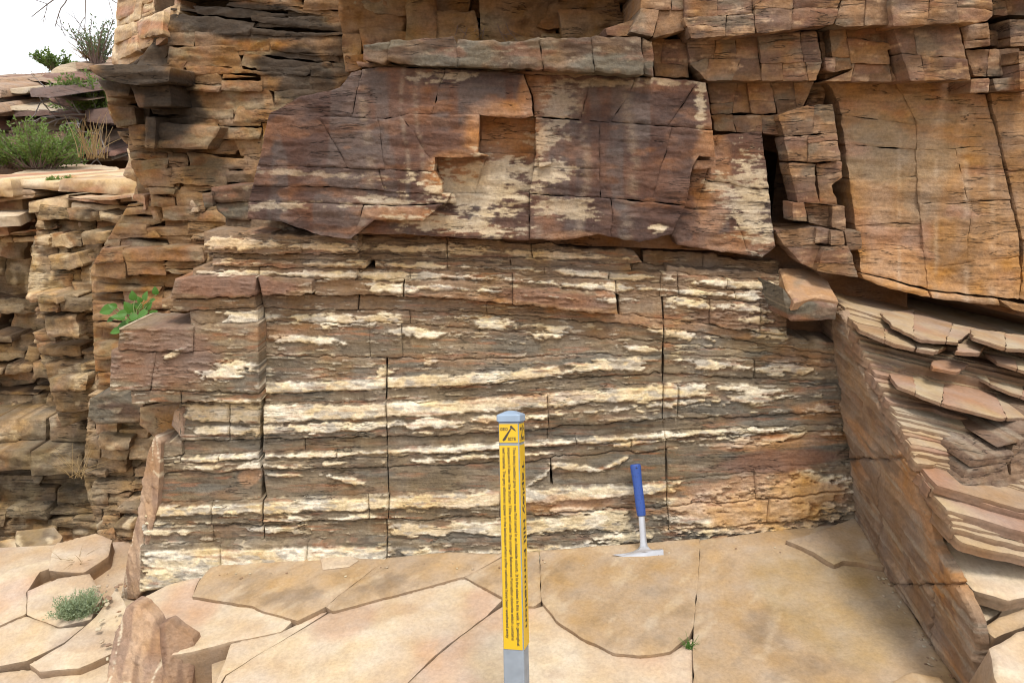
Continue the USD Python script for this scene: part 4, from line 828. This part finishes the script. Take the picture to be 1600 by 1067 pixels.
slab('/World', 'gully_floor', [(-900, 900), (260, 840), (330, 1400), (330, 3200), (-3400, 3200)], LF, .3, col_floor, M_SLAB, s=.06, off=-.05)
data(stage.GetPrimAtPath('/World/gully_floor'), kind='structure', label='stony gully floor at lower left')
pile = thing('slab_pile', 'small pile of flat brown slabs at the left edge under the gully cliff', 'rock pile')
for i, (px, Y) in enumerate((([(24, 828), (84, 820), (98, 836), (90, 850), (40, 858), (22, 846)], 2.95), ([(-40, 852), (20, 838), (60, 858), (30, 872), (-40, 880)], 2.9), ([(40, 852), (92, 846), (86, 860), (50, 868)], 2.85), ([(-40, 878), (50, 862), (88, 868), (60, 880), (-40, 902)], 2.8))):
    slab(pile, 'flat_slab', px, Plane(at(px[0][0], px[0][1] + 10, Y), (.03, -.25, 1)), .045, col_gully, M_SLAB, s=.010, relief=rel_slab(.005, 6, .003))

# brown rib closing the left end of the floor
rib = thing('rock_rib', 'narrow pinkish-brown rock rib closing the left end of the banded face', 'rock rib')
RR = lambda a, b, uv, seed: .007 * (fb(a * 38 + b * 6, b * 5, 4, seed) - .5) * 2 + .005 * np.floor(fb(a * 14 + b * 4, b * 3, 3, seed + 4) * 6) - .012 + .003 * (fb(a * 50, b * 50, 2, seed) - .5)
slab(rib, 'rib_face', [(240, 680), (250, 692), (244, 790), (232, 850), (226, 915), (212, 936), (186, 940), (196, 870), (214, 800), (230, 705)], wall(225, 800, 2.505, -25), .3, col_rib, M_JOINT, s=.006, relief=RR, r=.008, rd=.006, back=(0.05, 1, 0))
slab(rib, 'rib_foot', [(194, 948), (206, 938), (220, 944), (238, 966), (256, 1004), (264, 1110), (160, 1110), (168, 1040), (180, 985)], wall(215, 1000, 2.08, -14, 16), .04, col_rib, M_JOINT, s=.006, relief=RR, r=.012, rd=.010, back=(.15, 1, 0))
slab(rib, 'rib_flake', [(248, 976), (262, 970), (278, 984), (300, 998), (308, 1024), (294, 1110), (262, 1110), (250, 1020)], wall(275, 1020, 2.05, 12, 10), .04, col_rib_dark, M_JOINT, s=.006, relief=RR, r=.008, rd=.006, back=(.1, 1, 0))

# ground to the horizon
gsz = 500.0
n_ = 40
xs = np.sign(np.linspace(-1, 1, n_)) * np.abs(np.linspace(-1, 1, n_)) ** 3 * gsz
X, Yg = np.meshgrid(xs, xs)
Vg = np.stack([X.ravel(), Yg.ravel(), -2.0 - 0 * X.ravel()], 1)
i, j = np.meshgrid(np.arange(n_ - 1), np.arange(n_ - 1)); q = (j * n_ + i).ravel()
Fg = np.vstack([np.stack([q, q + 1, q + n_ + 1], 1), np.stack([q, q + n_ + 1, q + n_], 1)])
emit('/World', 'ground', Vg, Fg, M_SLAB, normals(Vg, Fg), np.tile(F(196, 160, 116), (len(Vg), 1)))
data(stage.GetPrimAtPath('/World/ground'), kind='structure', label='dry stony ground of the valley')
# ================================================================== hammer
def loft(path, rad, n=16, flat=1.0, side=None, cap=True):
    """Tube of oval sections along a path; flat squeezes it across `side`."""
    path = np.asarray(path, float); t = np.gradient(path, axis=0); t /= np.linalg.norm(t, axis=1, keepdims=True)
    sd = np.array([1.0, 0, 0]) if side is None else np.asarray(side)
    a = sd - (t @ sd)[:, None] * t; a /= np.linalg.norm(a, axis=1, keepdims=True); b = np.cross(t, a)
    an = np.arange(n) * 2 * np.pi / n; rad = np.broadcast_to(rad, len(path)); flat = np.broadcast_to(flat, len(path))
    V = (path[:, None] + rad[:, None, None] * (np.cos(an)[None, :, None] * a[:, None] + (flat[:, None] * np.sin(an)[None, :])[..., None] * b[:, None])).reshape(-1, 3)
    m = len(path); i, j = np.meshgrid(np.arange(m - 1), np.arange(n), indexing='ij')
    i, j = i.ravel(), j.ravel(); k = (j + 1) % n
    Fc = np.vstack([np.stack([i * n + j, i * n + k, (i + 1) * n + k], 1), np.stack([i * n + j, (i + 1) * n + k, (i + 1) * n + j], 1)])
    if cap:
        V = np.vstack([V, path[:1], path[-1:]]); c0, c1 = len(V) - 2, len(V) - 1; jj = np.arange(n); kk = (jj + 1) % n
        Fc = np.vstack([Fc, np.stack([np.full(n, c0), kk, jj], 1), np.stack([np.full(n, c1), (m - 1) * n + jj, (m - 1) * n + kk], 1)])
    return V, Fc
STEEL = plain('polished_steel', (.42, .43, .46), .38, .5, .5, .05, 60, .1)
GRIP = usdkit.material(stage, '/World/Looks/blue_grip', {
    'g': ('geometry', {}), 'v': ('voronoi_texture', {'scale': 150.0}), 'cm': ('mix', {'color1': (.008, .02, .09), 'color2': (.022, .06, .24)}), 'r': ('map_range', {'from_min': 0.10, 'from_max': 0.28, 'to_min': 0.0, 'to_max': 1.0, 'clamp': True}),
    'b': ('bump', {'strength': 0.8, 'distance': 0.002}), 'p': ('principled_bsdf', { 'roughness': .55, 'specular_ior_level': .4})},
    [('g.position', 'v.vector'), ('v.distance', 'r.value'), ('r.result', 'b.height'), ('r.result', 'cm.fac'), ('cm.color', 'p.base_color'), ('b.normal', 'p.normal')], surface='p.BSDF')
DARK = plain('dark_hole', (.015, .015, .02), .8)
slabtop = Plane(P1, FN).moved(.017)
foot = slabtop.hit([(1003, 869)])[0] + np.array([0, .012, 0])
headp = Plane(foot, (0, -1, .10))
top = Plane(WALL.o + WALL.n * .034, WALL.n).hit([(992, 724)])[0]
ham = thing('hammer', 'geology pick hammer with blue grip and steel head leaning head-down against the banded wall', 'hammer')
def hp(u, v):          # a point of the hammer: between foot and top, in the leaning plane
    ax = top - foot; ax = ax / np.linalg.norm(ax)
    n_ = np.cross(np.array([1.0, 0, 0]), ax); n_ /= np.linalg.norm(n_)
    return Plane(foot, n_ if n_[1] < 0 else -n_).hit([(u, v)])[0]
pxm = np.linalg.norm(hp(1003, 800) - hp(1004, 800))
G0, G1 = hp(992.5, 725), hp(1002.5, 806)
ts = np.array([0, .015, .05, .12, .2, .3, .4, .5, .6, .7, .8, .88, .95, .985, 1.0])
gr = np.array([7.0, 8.0, 8.6, 8.3, 7.9, 7.5, 7.3, 7.3, 7.4, 7.5, 7.5, 7.3, 6.9, 6.6, 5.6]) * pxm
emit(ham, 'grip', *(lambda vf: (vf[0], vf[1], GRIP, normals(*vf)))(loft([G0 + (G1 - G0) * t for t in ts], gr, 20, .72)))
hole = G0 + (G1 - G0) * .075
tv = (G1 - G0) / np.linalg.norm(G1 - G0); nv = np.cross(tv, [1.0, 0, 0]); nv /= np.linalg.norm(nv); nv = nv if nv[1] < 0 else -nv
emit(ham, 'lanyard_hole', *(lambda vf: (vf[0], vf[1], DARK))(loft([hole + nv * gr[2] * .5, hole + nv * gr[2] * .755], 1.3 * pxm, 12)))
S0, S1 = hp(1002, 800), hp(1006.5, 862)
emit(ham, 'shaft', *(lambda vf: (vf[0], vf[1], STEEL, normals(*vf)))(loft([S0 + (S1 - S0) * t for t in (0, .3, .6, .75, .85, .93, 1)], np.array([5.0, 5.0, 5.1, 5.4, 6.2, 8.0, 11]) * pxm, 20, np.array([.62, .62, .62, .65, .62, .5, .4]))))
# head: pick on the left, square face on the right, as an outline with thickness that thins towards the pick
out = [(957, 866), (968, 865.2), (980, 863.6), (990, 861.2), (997, 857.5), (1001, 853), (1012, 853), (1015, 856.5), (1020, 858.6), (1030, 858.3), (1034, 857.2), (1035.5, 858), (1035.8, 866.5), (1034.8, 868.4), (1028, 870.4), (1018, 872.2), (1006, 872.8), (994, 872.2), (980, 870.6), (968, 868.4)]
hpts = np.array([hp(*p) for p in out]); pl_n = nv
thk = np.array([np.interp(p[0], [957, 975, 998, 1014, 1022, 1036], [.9, 2.6, 5.2, 5.2, 4.6, 4.8]) for p in out]) * pxm
nO = len(out)
rings = [(1.0, .0, .86), (1.0, .0, 1.0)]
cen = hpts.mean(0)
lay = []
for sgn in (1, .82, -.82, -1):
    k_ = .93 if abs(sgn) == 1 else 1.0
    mid = np.array([hp(p[0], np.interp(p[0], [957, 980, 1006, 1036], [866.9, 867.2, 864.5, 863.2])) for p in out])
    lay.append(mid + (hpts - mid) * k_ + pl_n * (thk * sgn)[:, None])
Vh = np.vstack(lay)
from shapely.geometry import Polygon as _P
tri2 = trimesh.creation.triangulate_polygon(_P(out), engine='earcut')
tv2, tf2 = np.asarray(tri2[0]), np.asarray(tri2[1])
mp = cKDTree(np.array(out)).query(tv2)[1]
front, backf = mp[tf2], mp[tf2][:, ::-1] + 3 * nO
i = np.arange(nO); j = (i + 1) % nO
Fh = [front, backf] + [np.vstack([np.stack([k * nO + i, k * nO + j, (k + 1) * nO + j], 1), np.stack([k * nO + i, (k + 1) * nO + j, (k + 1) * nO + i], 1)]) for k in range(3)]
tm = trimesh.Trimesh(Vh, np.vstack(Fh), process=False); tm.fix_normals()
usd = usdkit.mesh(stage, path_for(ham, 'head'), tm, STEEL, smooth=40)

# ================================================================== yellow post
GALV = plain('galvanised_steel', (.23, .27, .32), .5, .35, .5, .16, 25, .05)
CAPM = plain('grey_blue_cap', (.22, .29, .38), .45, .0, .5, .06, 30)
YEL = plain('yellow_label', (.53, .335, .008), .42, 0, .5, .04, 12)
BLK = plain('black_print', (.035, .028, .02), .6)
YAW = math.radians(14.5)
zt, zb = 1.70, 1.655
ptop = rays([(798.5, 655)])[0] * zt; pbot = rays([(807.5, 1067)])[0] * zb
ax = (ptop - pbot); Lp = np.linalg.norm(ax); ax /= Lp
fr = np.array([-math.sin(YAW), -math.cos(YAW), 0.0]); fr -= (fr @ ax) * ax; fr /= np.linalg.norm(fr)
sd = np.cross(ax, fr); sd = sd if sd[0] > 0 else -sd
fpt = Plane(P1, FN); tfl = ((fpt.o - ptop) @ fpt.n) / (-ax @ fpt.n)       # length down to the floor
post = thing('post', 'square galvanised marker post with yellow printed labels standing in front of the wall', 'marker post')
Wp = .0520 / 2
def frame(M):          # local (x across, y out of the front, z up from the cap joint) -> world
    M = M.copy() if hasattr(M, 'copy') else M
    V = np.asarray(M.vertices); M.vertices = ptop + V[:, :1] * sd + V[:, 1:2] * fr + V[:, 2:] * ax
    M.fix_normals(); return M
def rsq(w, h0, h1, r=.004, seg=4):
    pg = shapely.box(-w + r, -w + r, w - r, w - r).buffer(r, quad_segs=seg)
    m = trimesh.creation.extrude_polygon(pg, h1 - h0, engine='earcut'); m.apply_translation((0, 0, h0)); return m
usdkit.mesh(stage, path_for(post, 'tube'), frame(rsq(Wp, -tfl - .12, 0, .0045)), GALV, smooth=30)
# cap: skirt and low rounded pyramid
import manifold3d as m3
def ringpts(w, zz, r):
    pg = shapely.box(-w + r, -w + r, w - r, w - r).buffer(r, quad_segs=5); c = np.array(pg.exterior.coords)[:-1]
    return np.column_stack([c, np.full(len(c), zz)])
cap = m3.Manifold.hull_points(np.vstack([ringpts(.0300, -.004, .006), ringpts(.0304, .010, .006), ringpts(.0288, .0128, .007), ringpts(.012, .0205, .008), ringpts(.006, .0215, .0055)]).astype(np.float64))
cm = cap.to_mesh(); cm = trimesh.Trimesh(cm.vert_properties[:, :3], cm.tri_verts)
usdkit.mesh(stage, path_for(post, 'cap'), frame(cm), CAPM, smooth=25)
seam = rsq(.0274, -.0065, -.004, .005)
usdkit.mesh(stage, path_for(post, 'cap_seal'), frame(seam), plain('dark_seal', (.10, .14, .24), .6), smooth=30)
PXL = Lp / 412.0                                        # metres per picture pixel down the post
zv = lambda v: -(v - 655) * PXL
def sheet(x0, x1, z0, z1, side=False, th=.0012):
    b_ = trimesh.creation.box([x1 - x0, th, z1 - z0]); b_.apply_translation([(x0 + x1) / 2, Wp + th / 2 + .0002, (z0 + z1) / 2])
    if side: b_.apply_transform(trimesh.transformations.rotation_matrix(-math.pi / 2, [0, 0, 1]))
    return b_
def place(tm, side):
    if side: tm.apply_transform(trimesh.transformations.rotation_matrix(-math.pi / 2, [0, 0, 1]))
    return frame(tm)
EW = .0236
lab = usdkit.mesh(stage, path_for(post, 'badge_label'), frame(sheet(-EW, EW, zv(691), zv(661.5))), YEL); lab1 = str(lab.GetPath())
lab = usdkit.mesh(stage, path_for(post, 'text_label'), frame(sheet(-EW, EW, zv(1009), zv(695.5))), YEL); lab2 = str(lab.GetPath())
lab = usdkit.mesh(stage, path_for(post, 'badge_label'), frame(sheet(-EW, EW, zv(691), zv(661.5), True)), YEL); lab3 = str(lab.GetPath())
lab = usdkit.mesh(stage, path_for(post, 'name_label'), frame(sheet(-EW, EW, zv(1009), zv(695.5), True)), YEL); lab4 = str(lab.GetPath())
YF = Wp + .0015
def text_on(parent, name, txt, x, z, h, down=False, side=False, bold=False, length=None):
    t = meshkit.text_mesh(txt, h, .0004, bold)
    if length:                                          # fit the line to its printed length
        w = t.bounds[1][0] - t.bounds[0][0]; t.apply_scale([length / w, 1, 1])
    V = np.asarray(t.vertices)
    if down: L3 = np.column_stack([V[:, 1] + x, V[:, 2] + YF, -V[:, 0] + z])       # reads from top to bottom
    else: L3 = np.column_stack([V[:, 0] + x, V[:, 2] + YF, V[:, 1] + z])
    t = trimesh.Trimesh(L3, t.faces, process=False)
    usdkit.mesh(stage, path_for(parent, name), place(t, side), BLK)
for par, sd_ in ((lab1, False), (lab3, True)):
    text_on(par, 'lettering', 'GEO', -.0212, zv(671.8), .0068, side=sd_, bold=True, length=.0190)
    text_on(par, 'lettering', 'SITE', -.0022, zv(687.4), .0072, side=sd_, bold=True, length=.0205)
    ic = [(-.0150, zv(690)), (-.0112, zv(688)), (.0062, zv(669.6)), (.0100, zv(670.8)), (.0190, zv(676.5)), (.0150, zv(672.2)), (.0100, zv(668.5)), (.0070, zv(665.2)), (.0030, zv(665.8)), (.0045, zv(667.8)), (.0035, zv(669))]
    pg = Polygon([(-.0128, zv(688.6)), (-.0078, zv(686.6)), (.0006, zv(677.0)), (.0082, zv(668.6)), (.0110, zv(670.0)), (.0192, zv(673.2)), (.0166, zv(670.0)), (.0118, zv(666.8)), (.0080, zv(664.0)), (.0048, zv(664.6)), (.0040, zv(666.4)), (.0056, zv(668.0)), (-.0040, zv(676.2)), (-.0158, zv(686.6))]).buffer(0)
    pg = max(pg.geoms, key=lambda g: g.area) if isinstance(pg, MultiPolygon) else pg
    t = trimesh.creation.extrude_polygon(pg, .0004, engine='earcut'); V = np.asarray(t.vertices)
    t = trimesh.Trimesh(np.column_stack([V[:, 0], V[:, 2] + YF, V[:, 1]]), t.faces, process=False)
    usdkit.mesh(stage, path_for(par, 'hammer_symbol'), place(t, sd_), BLK)
H3 = .0062
text_on(lab2, 'lettering', 'This thinly bedded grey siltstone was first named in an Adelaide suburb. It is the oldest in this walk. In geological', .0105, zv(698), H3, down=True, bold=True, length=(1003 - 698) * PXL)
text_on(lab2, 'lettering', 'sequence it lies over the Sturtian Tillite and under the younger Balcanoona Formation dolomite which contains', -.0030, zv(698), H3, down=True, bold=True, length=(995 - 698) * PXL)
text_on(lab2, 'lettering', 'reef material. The grey siltstones appear in the landscape where softer carbonates have been weathered away', -.0160, zv(698), H3, down=True, bold=True, length=(992 - 698) * PXL)
text_on(lab4, 'lettering', 'Tapley Hill Formation', -.0075, zv(721), .0190, down=True, side=True, bold=True, length=(978 - 721) * PXL)

# ================================================================== loose chips of stone
rg = np.random.default_rng(91)
chips = []
def chip(c, sz, n):
    m = trimesh.creation.icosphere(1, 1.0); m.vertices *= 1 + rg.uniform(-.28, .28, (len(m.vertices), 1)); m.apply_scale([sz, sz * rg.uniform(.5, .9), sz * rg.uniform(.18, .4)])
    m.apply_transform(trimesh.transformations.rotation_matrix(rg.uniform(0, 6.3), [0, 0, 1])); m.apply_transform(trimesh.geometry.align_vectors([0, 0, 1], n)); m.apply_translation(c); return m
for k_ in range(40):
    u = rg.uniform(330, 1300); v = np.interp(u, [300, 600, 800, 950, 1100, 1230, 1335], [897, 880, 872, 868, 858, 848, 832]) + abs(rg.normal(0, 7)) + 1
    chips.append(chip(FLOOR.moved(.017).hit([(u, v)])[0], rg.uniform(.0015, .006), FLOOR.n))
for k_ in range(34):
    u, v = rg.uniform(150, 212), rg.uniform(880, 1040); chips.append(chip(LF.moved(.035).hit([(u, v)])[0], rg.uniform(.003, .012), LF.n))
for k_ in range(50):
    t_ = rg.random(); u, v = 1340 + 150 * t_ - rg.exponential(9), 835 + 225 * t_; chips.append(chip(FLOOR.moved(.015).hit([(u, v)])[0], rg.uniform(.002, .006), FLOOR.n))
cm_ = trimesh.util.concatenate(chips)
p_ = emit('/World', 'stone_chips', np.asarray(cm_.vertices), np.asarray(cm_.faces), M_SLAB, normals(np.asarray(cm_.vertices), np.asarray(cm_.faces)), np.repeat(np.array([[F(206, 176, 136), F(170, 132, 98), F(220, 200, 160)][i_ % 3] for i_ in range(len(chips))]), 42, 0))
data(stage.GetPrimAtPath(p_), kind='stuff', label='small loose chips of stone along the foot of the walls', category='stone chips')

# ================================================================== plants
def leaves(rg, P, D, ln, wd, fold=.25, curl=.2):
    """Small folded leaves at the points P growing along D: four triangles each."""
    n = len(P); D = D / np.linalg.norm(D, axis=1, keepdims=True)
    r = rg.normal(size=(n, 3)); sdv = np.cross(D, r); sdv /= np.linalg.norm(sdv, axis=1, keepdims=True); up = np.cross(sdv, D)
    ln = np.broadcast_to(ln, n)[:, None]; wd = np.broadcast_to(wd, n)[:, None]
    b0 = P; m = P + D * ln * .45 - up * ln * curl * .2; t = P + D * ln - up * ln * curl
    l = m + sdv * wd * .5 + up * wd * fold; r_ = m - sdv * wd * .5 + up * wd * fold
    V = np.stack([b0, l, m, r_, t], 1).reshape(-1, 3)
    k = np.arange(n)[:, None] * 5
    return V, np.vstack([k + np.array([[0, 2, 1]]), k + np.array([[0, 3, 2]]), k + np.array([[1, 2, 4]]), k + np.array([[2, 3, 4]])]).reshape(-1, 3)
def stems_mesh(lines, r0, r1, n=5):
    Vs, Fs, o = [], [], 0
    for ln in lines:
        V, Fc = loft(ln, np.linspace(r0, r1, len(ln)), n, side=(0.3, 0.9, 0.2)); Vs.append(V); Fs.append(Fc + o); o += len(V)
    return np.vstack(Vs), np.vstack(Fs)
GRN = leaf_look('fresh_green_leaf', (.07, .17, .025), (.15, .28, .05))
BUSH = leaf_look('bush_leaf', (.12, .18, .04), (.32, .40, .12))
GREYL = leaf_look('grey_green_leaf', (.26, .32, .19), (.5, .54, .40))
OLIVE = leaf_look('olive_leaf', (.11, .15, .07), (.24, .29, .16))
DRY = leaf_look('dry_grass', (.32, .22, .10), (.5, .38, .2))
TWIG = plain('dry_twig', (.16, .11, .09), .85); GTWIG = plain('grey_dead_wood', (.20, .18, .17), .85); GSTEM = plain('green_stem', (.14, .17, .05), .7)
def curve(p0, d, ln, rg, n=6, wig=.25, sag=.0):
    p = [np.array(p0, float)]; d = np.array(d, float) / np.linalg.norm(d)
    for i in range(n):
        d = d + rg.normal(size=3) * wig * .35 + np.array([0, 0, -sag]); d /= np.linalg.norm(d); p.append(p[-1] + d * ln / n)
    return np.array(p)
def bush(name, label, cat, base, height, spread, nst, per, ln, wd, look, stem_look, seed, up=1.0, r=.003, group=None, leafname='foliage', start=.25, wig=.3):
    rg = np.random.default_rng(seed); t = thing(name, label, cat, group)
    lines, P, D = [], [], []
    for i in range(nst):
        an = rg.uniform(0, 2 * np.pi); q = rg.random() ** .6
        d = np.array([math.cos(an) * q * spread, math.sin(an) * q * spread, up])
        ln_ = curve(np.array(base) + np.array([math.cos(an), math.sin(an), 0]) * rg.random() * spread * height * .25, d, height * rg.uniform(.6, 1.05), rg, 6, wig, .02); lines.append(ln_)
        for k in range(per):
            f = start + (1 - start) * rg.random(); x_ = f * 6; i0 = min(int(x_), 5); p = ln_[i0] + (ln_[i0 + 1] - ln_[i0]) * (x_ - i0)
            P.append(p + rg.normal(size=3) * height * .03); D.append((ln_[i0 + 1] - ln_[i0]) / np.linalg.norm(ln_[i0 + 1] - ln_[i0]) * .5 + rg.normal(size=3) * .6 + np.array([0, 0, .25]))
    V, Fc = stems_mesh(lines, r, r * .4); emit(t, 'stems', V, Fc, stem_look, normals(V, Fc))
    V, Fc = leaves(rg, np.array(P), np.array(D), ln * rg.uniform(.6, 1.2, len(P)), wd * rg.uniform(.7, 1.2, len(P))); p_ = emit(t, leafname, V, Fc, look)
    data(stage.GetPrimAtPath(p_), kind='stuff')
    return t
mpx = lambda Y: Y / FPX
# broad-leaved plant growing from the ledge at left: each leaf a part
rg = np.random.default_rng(5)
pb = at(214, 512, 2.75)
pt = thing('leafy_plant', 'fresh green broad-leaved plant growing at the left end of the banded face', 'plant')
lv = [(166, 485, 25, 180), (184, 496, 22, 165), (200, 480, 22, 120), (208, 462, 18, 100), (228, 462, 17, 90), (232, 478, 16, 60), (243, 454, 15, 110), (222, 492, 22, 200), (206, 498, 22, 190), (192, 508, 20, 190), (240, 490, 18, 30), (214, 478, 18, 140), (176, 478, 14, 150),
      (196, 515, 26, 185), (180, 518, 18, 180), (228, 500, 18, 10), (218, 468, 12, 100), (238, 470, 14, 40), (212, 505, 18, 240), (190, 490, 16, 170), (204, 488, 18, 160), (232, 505, 16, 330), (222, 512, 16, 270), (172, 500, 14, 190)]
lines = []
for u, v, sz, an in lv:
    c = at(u, v, 2.75 + rg.uniform(-.10, .06)); a_ = math.radians(an + rg.uniform(-15, 15)); L_ = sz * mpx(2.75) * .95; w_ = L_ * .78
    d = np.array([math.cos(a_), rg.uniform(-.5, .2), math.sin(a_) - .1]); d /= np.linalg.norm(d)
    nrm = np.array([rg.uniform(-.4, .4), -1, rg.uniform(.3, 1.1)]); s_ = np.cross(d, nrm); s_ /= np.linalg.norm(s_); upv = np.cross(s_, d)
    prof = [(0, 0), (.10, .34), (.28, .5), (.5, .46), (.75, .28), (1, 0)]
    V = [c - d * L_ * .5 + d * L_ * q - upv * L_ * .25 * (q - .4) ** 2 for q, w in prof]; n0 = len(V)
    for sg in (1, -1): V += [c - d * L_ * .5 + d * L_ * q + s_ * w_ * w * sg + upv * w_ * w * .28 - upv * L_ * .25 * (q - .4) ** 2 for q, w in prof]
    Fc = []
    for o_ in (n0, 2 * n0):
        for k in range(n0 - 1): Fc += [(k, k + 1, o_ + k + 1), (k, o_ + k + 1, o_ + k)]
    emit(pt, 'leaf', np.array(V), np.array(Fc), GRN, None)
    lines.append(np.array([pb, (pb + c) / 2 + np.array([0, -.01, .015]), c - d * L_ * .45]))
V, Fc = stems_mesh(lines, .0022, .0014); emit(pt, 'stems', V, Fc, GSTEM, normals(V, Fc))
# green bush on the ledge, grey tuft, small bushes
bush('green_bush', 'spreading green bush on the ledge at the left edge', 'bush', at(58, 264, 4.72), .36, 1.3, 110, 60, .028, .011, BUSH, TWIG, 51, up=.8)
bush('green_bush', 'low bright green bush clump at the left picture edge, beside the larger bush', 'bush', at(5, 262, 4.7), .22, 1.3, 50, 50, .028, .012, BUSH, TWIG, 52, up=.7)
bush('small_bush', 'small green plant growing on the edge of the pale ledges at the left', 'bush', at(96, 299, 3.68), .085, 1.2, 30, 30, .020, .009, BUSH, TWIG, 53, r=.002)
bush('shrub', 'dark olive shrub against the sky beside the buttress', 'shrub', at(152, 105, 6.2), .42, .6, 34, 34, .036, .011, OLIVE, TWIG, 54, r=.006)
bush('shrub', 'round light green shrub on the skyline, left of the darker one', 'shrub', at(88, 112, 7.0), .20, 1.2, 40, 40, .04, .015, BUSH, TWIG, 55, r=.004)
bush('shrub', 'grey-green shrub hanging among dead branches at the foot of the buttress', 'shrub', at(150, 186, 5.6), .36, .8, 50, 60, .035, .013, BUSH, GTWIG, 56, r=.004)
bush('grey_tuft', 'silvery grey-green tuft growing on the pale slabs at lower left', 'plant', LF.hit([(122, 962)])[0] - np.array([0, 0, .02]), .115, .75, 130, 36, .009, .004, GREYL, GSTEM, 57, r=.0012, start=.3, up=1.0)
def grass(label, base, h, spread, n, seed, look=DRY, r=.0012, name='grass_tuft'):
    rg = np.random.default_rng(seed); t = thing(name, label, 'grass')
    lines = []
    for i in range(n):
        d = np.array([rg.normal() * spread, rg.normal() * spread, 1.0]); lines.append(curve(np.array(base) + rg.normal(size=3) * np.array([h * .15, h * .1, 0]), d, h * rg.uniform(.5, 1.1), rg, 5, .15, .08))
    V, Fc = stems_mesh(lines, r, r * .3, 4); p_ = emit(t, 'blades', V, Fc, look, normals(V, Fc)); data(stage.GetPrimAtPath(p_), kind='stuff')
grass('dry straw-coloured grass tuft on the ledge beside the green bush', at(146, 248, 4.6), .28, .22, 40, 61, r=.003)
grass('pale dry grass on the skyline under the olive shrub', at(140, 92, 6.2), .22, .5, 60, 62, r=.004)
grass('tiny green grass tuft in the crack at the end of the curved slab', FLOOR.hit([(1078, 1012)])[0], .045, .55, 34, 63, GRN, r=.0011)
grass('thin dry stalks hanging in the gully left of the rib', at(120, 745, 2.8), .16, .9, 14, 64, r=.0016)
grass('pale dry stalks lying on the slab above the grey tuft', LF.hit([(118, 880)])[0], .10, 1.6, 22, 65, r=.0012)
grass('dry yellow grass on the rubble slope left of the dead branches', at(70, 142, 6.4), .22, .6, 50, 66, r=.004)
# bare branches
def branch(name, label, starts, ln, seed, r, look, depth=3):
    rg = np.random.default_rng(seed); t = thing(name, label, 'branch'); lines, rad = [], []
    def grow(p, d, l, k, rr):
        c = curve(p, d, l, rg, 6, .35, .02); lines.append((c, rr))
        if k:
            for q in range(rg.integers(2, 4)):
                i0 = rg.integers(2, 7); dd = (c[min(i0, 6)] - c[min(i0, 6) - 1]); dd /= np.linalg.norm(dd)
                grow(c[min(i0, 6)], dd + rg.normal(size=3) * .6, l * rg.uniform(.4, .65), k - 1, rr * .6)
    for p, d in starts: grow(p, d, ln, depth, r)
    for k, nm in ((0, 'limb'), (1, 'twigs')):
        sel = [c for c, rr in lines if (rr == r) == (k == 0)]; rs = [rr for c, rr in lines if (rr == r) == (k == 0)]
        if not sel: continue
        Vs, Fs, o = [], [], 0
        for c, rr in zip(sel, rs):
            V, Fc = loft(c, np.linspace(rr, rr * .5, len(c)), 5, side=(.3, .9, .2)); Vs.append(V); Fs.append(Fc + o); o += len(V)
        V, Fc = np.vstack(Vs), np.vstack(Fs); p_ = emit(t, nm, V, Fc, look, normals(V, Fc)); data(stage.GetPrimAtPath(p_), kind='stuff' if len(sel) > 1 else None)
branch('overhanging_branch', 'bare twigs of a tree hanging into the sky at the top left', [(at(100, -12, 5.0), (-.6, 0, -.35)), (at(128, -20, 5.0), (.0, 0, -1)), (at(150, -14, 5.0), (.5, 0, -.3)), (at(110, -16, 5.0), (-.5, 0, -.75))], .30, 71, .0055, GTWIG, 2)
branch('dead_branch', 'tangle of grey dead branches lying below the buttress at the left', [(at(105 + 12 * k_, 190 - 6 * (k_ % 3), 5.5), (rg.uniform(-.9, .5), -.2, rg.uniform(-.5, .2))) for k_ in range(6)], .34, 72, .010, GTWIG, 2)
branch('dead_twig', 'single bare twig standing on the rubble at the left skyline', [(at(42, 124, 7.0), (-.6, 0, .7))], .16, 73, .006, GTWIG, 1)
branch('dry_roots', 'dry brown roots hanging under the roof of the recess above the ledge', [(at(720 + 14 * k_, 28 + 4 * (k_ % 3), 2.78), (rg.uniform(-.6, .6), -.15, -1)) for k_ in range(6)], .09, 74, .0018, TWIG, 2)
print('slabs', COUNT[0], 'prims', len(list(stage.Traverse())))
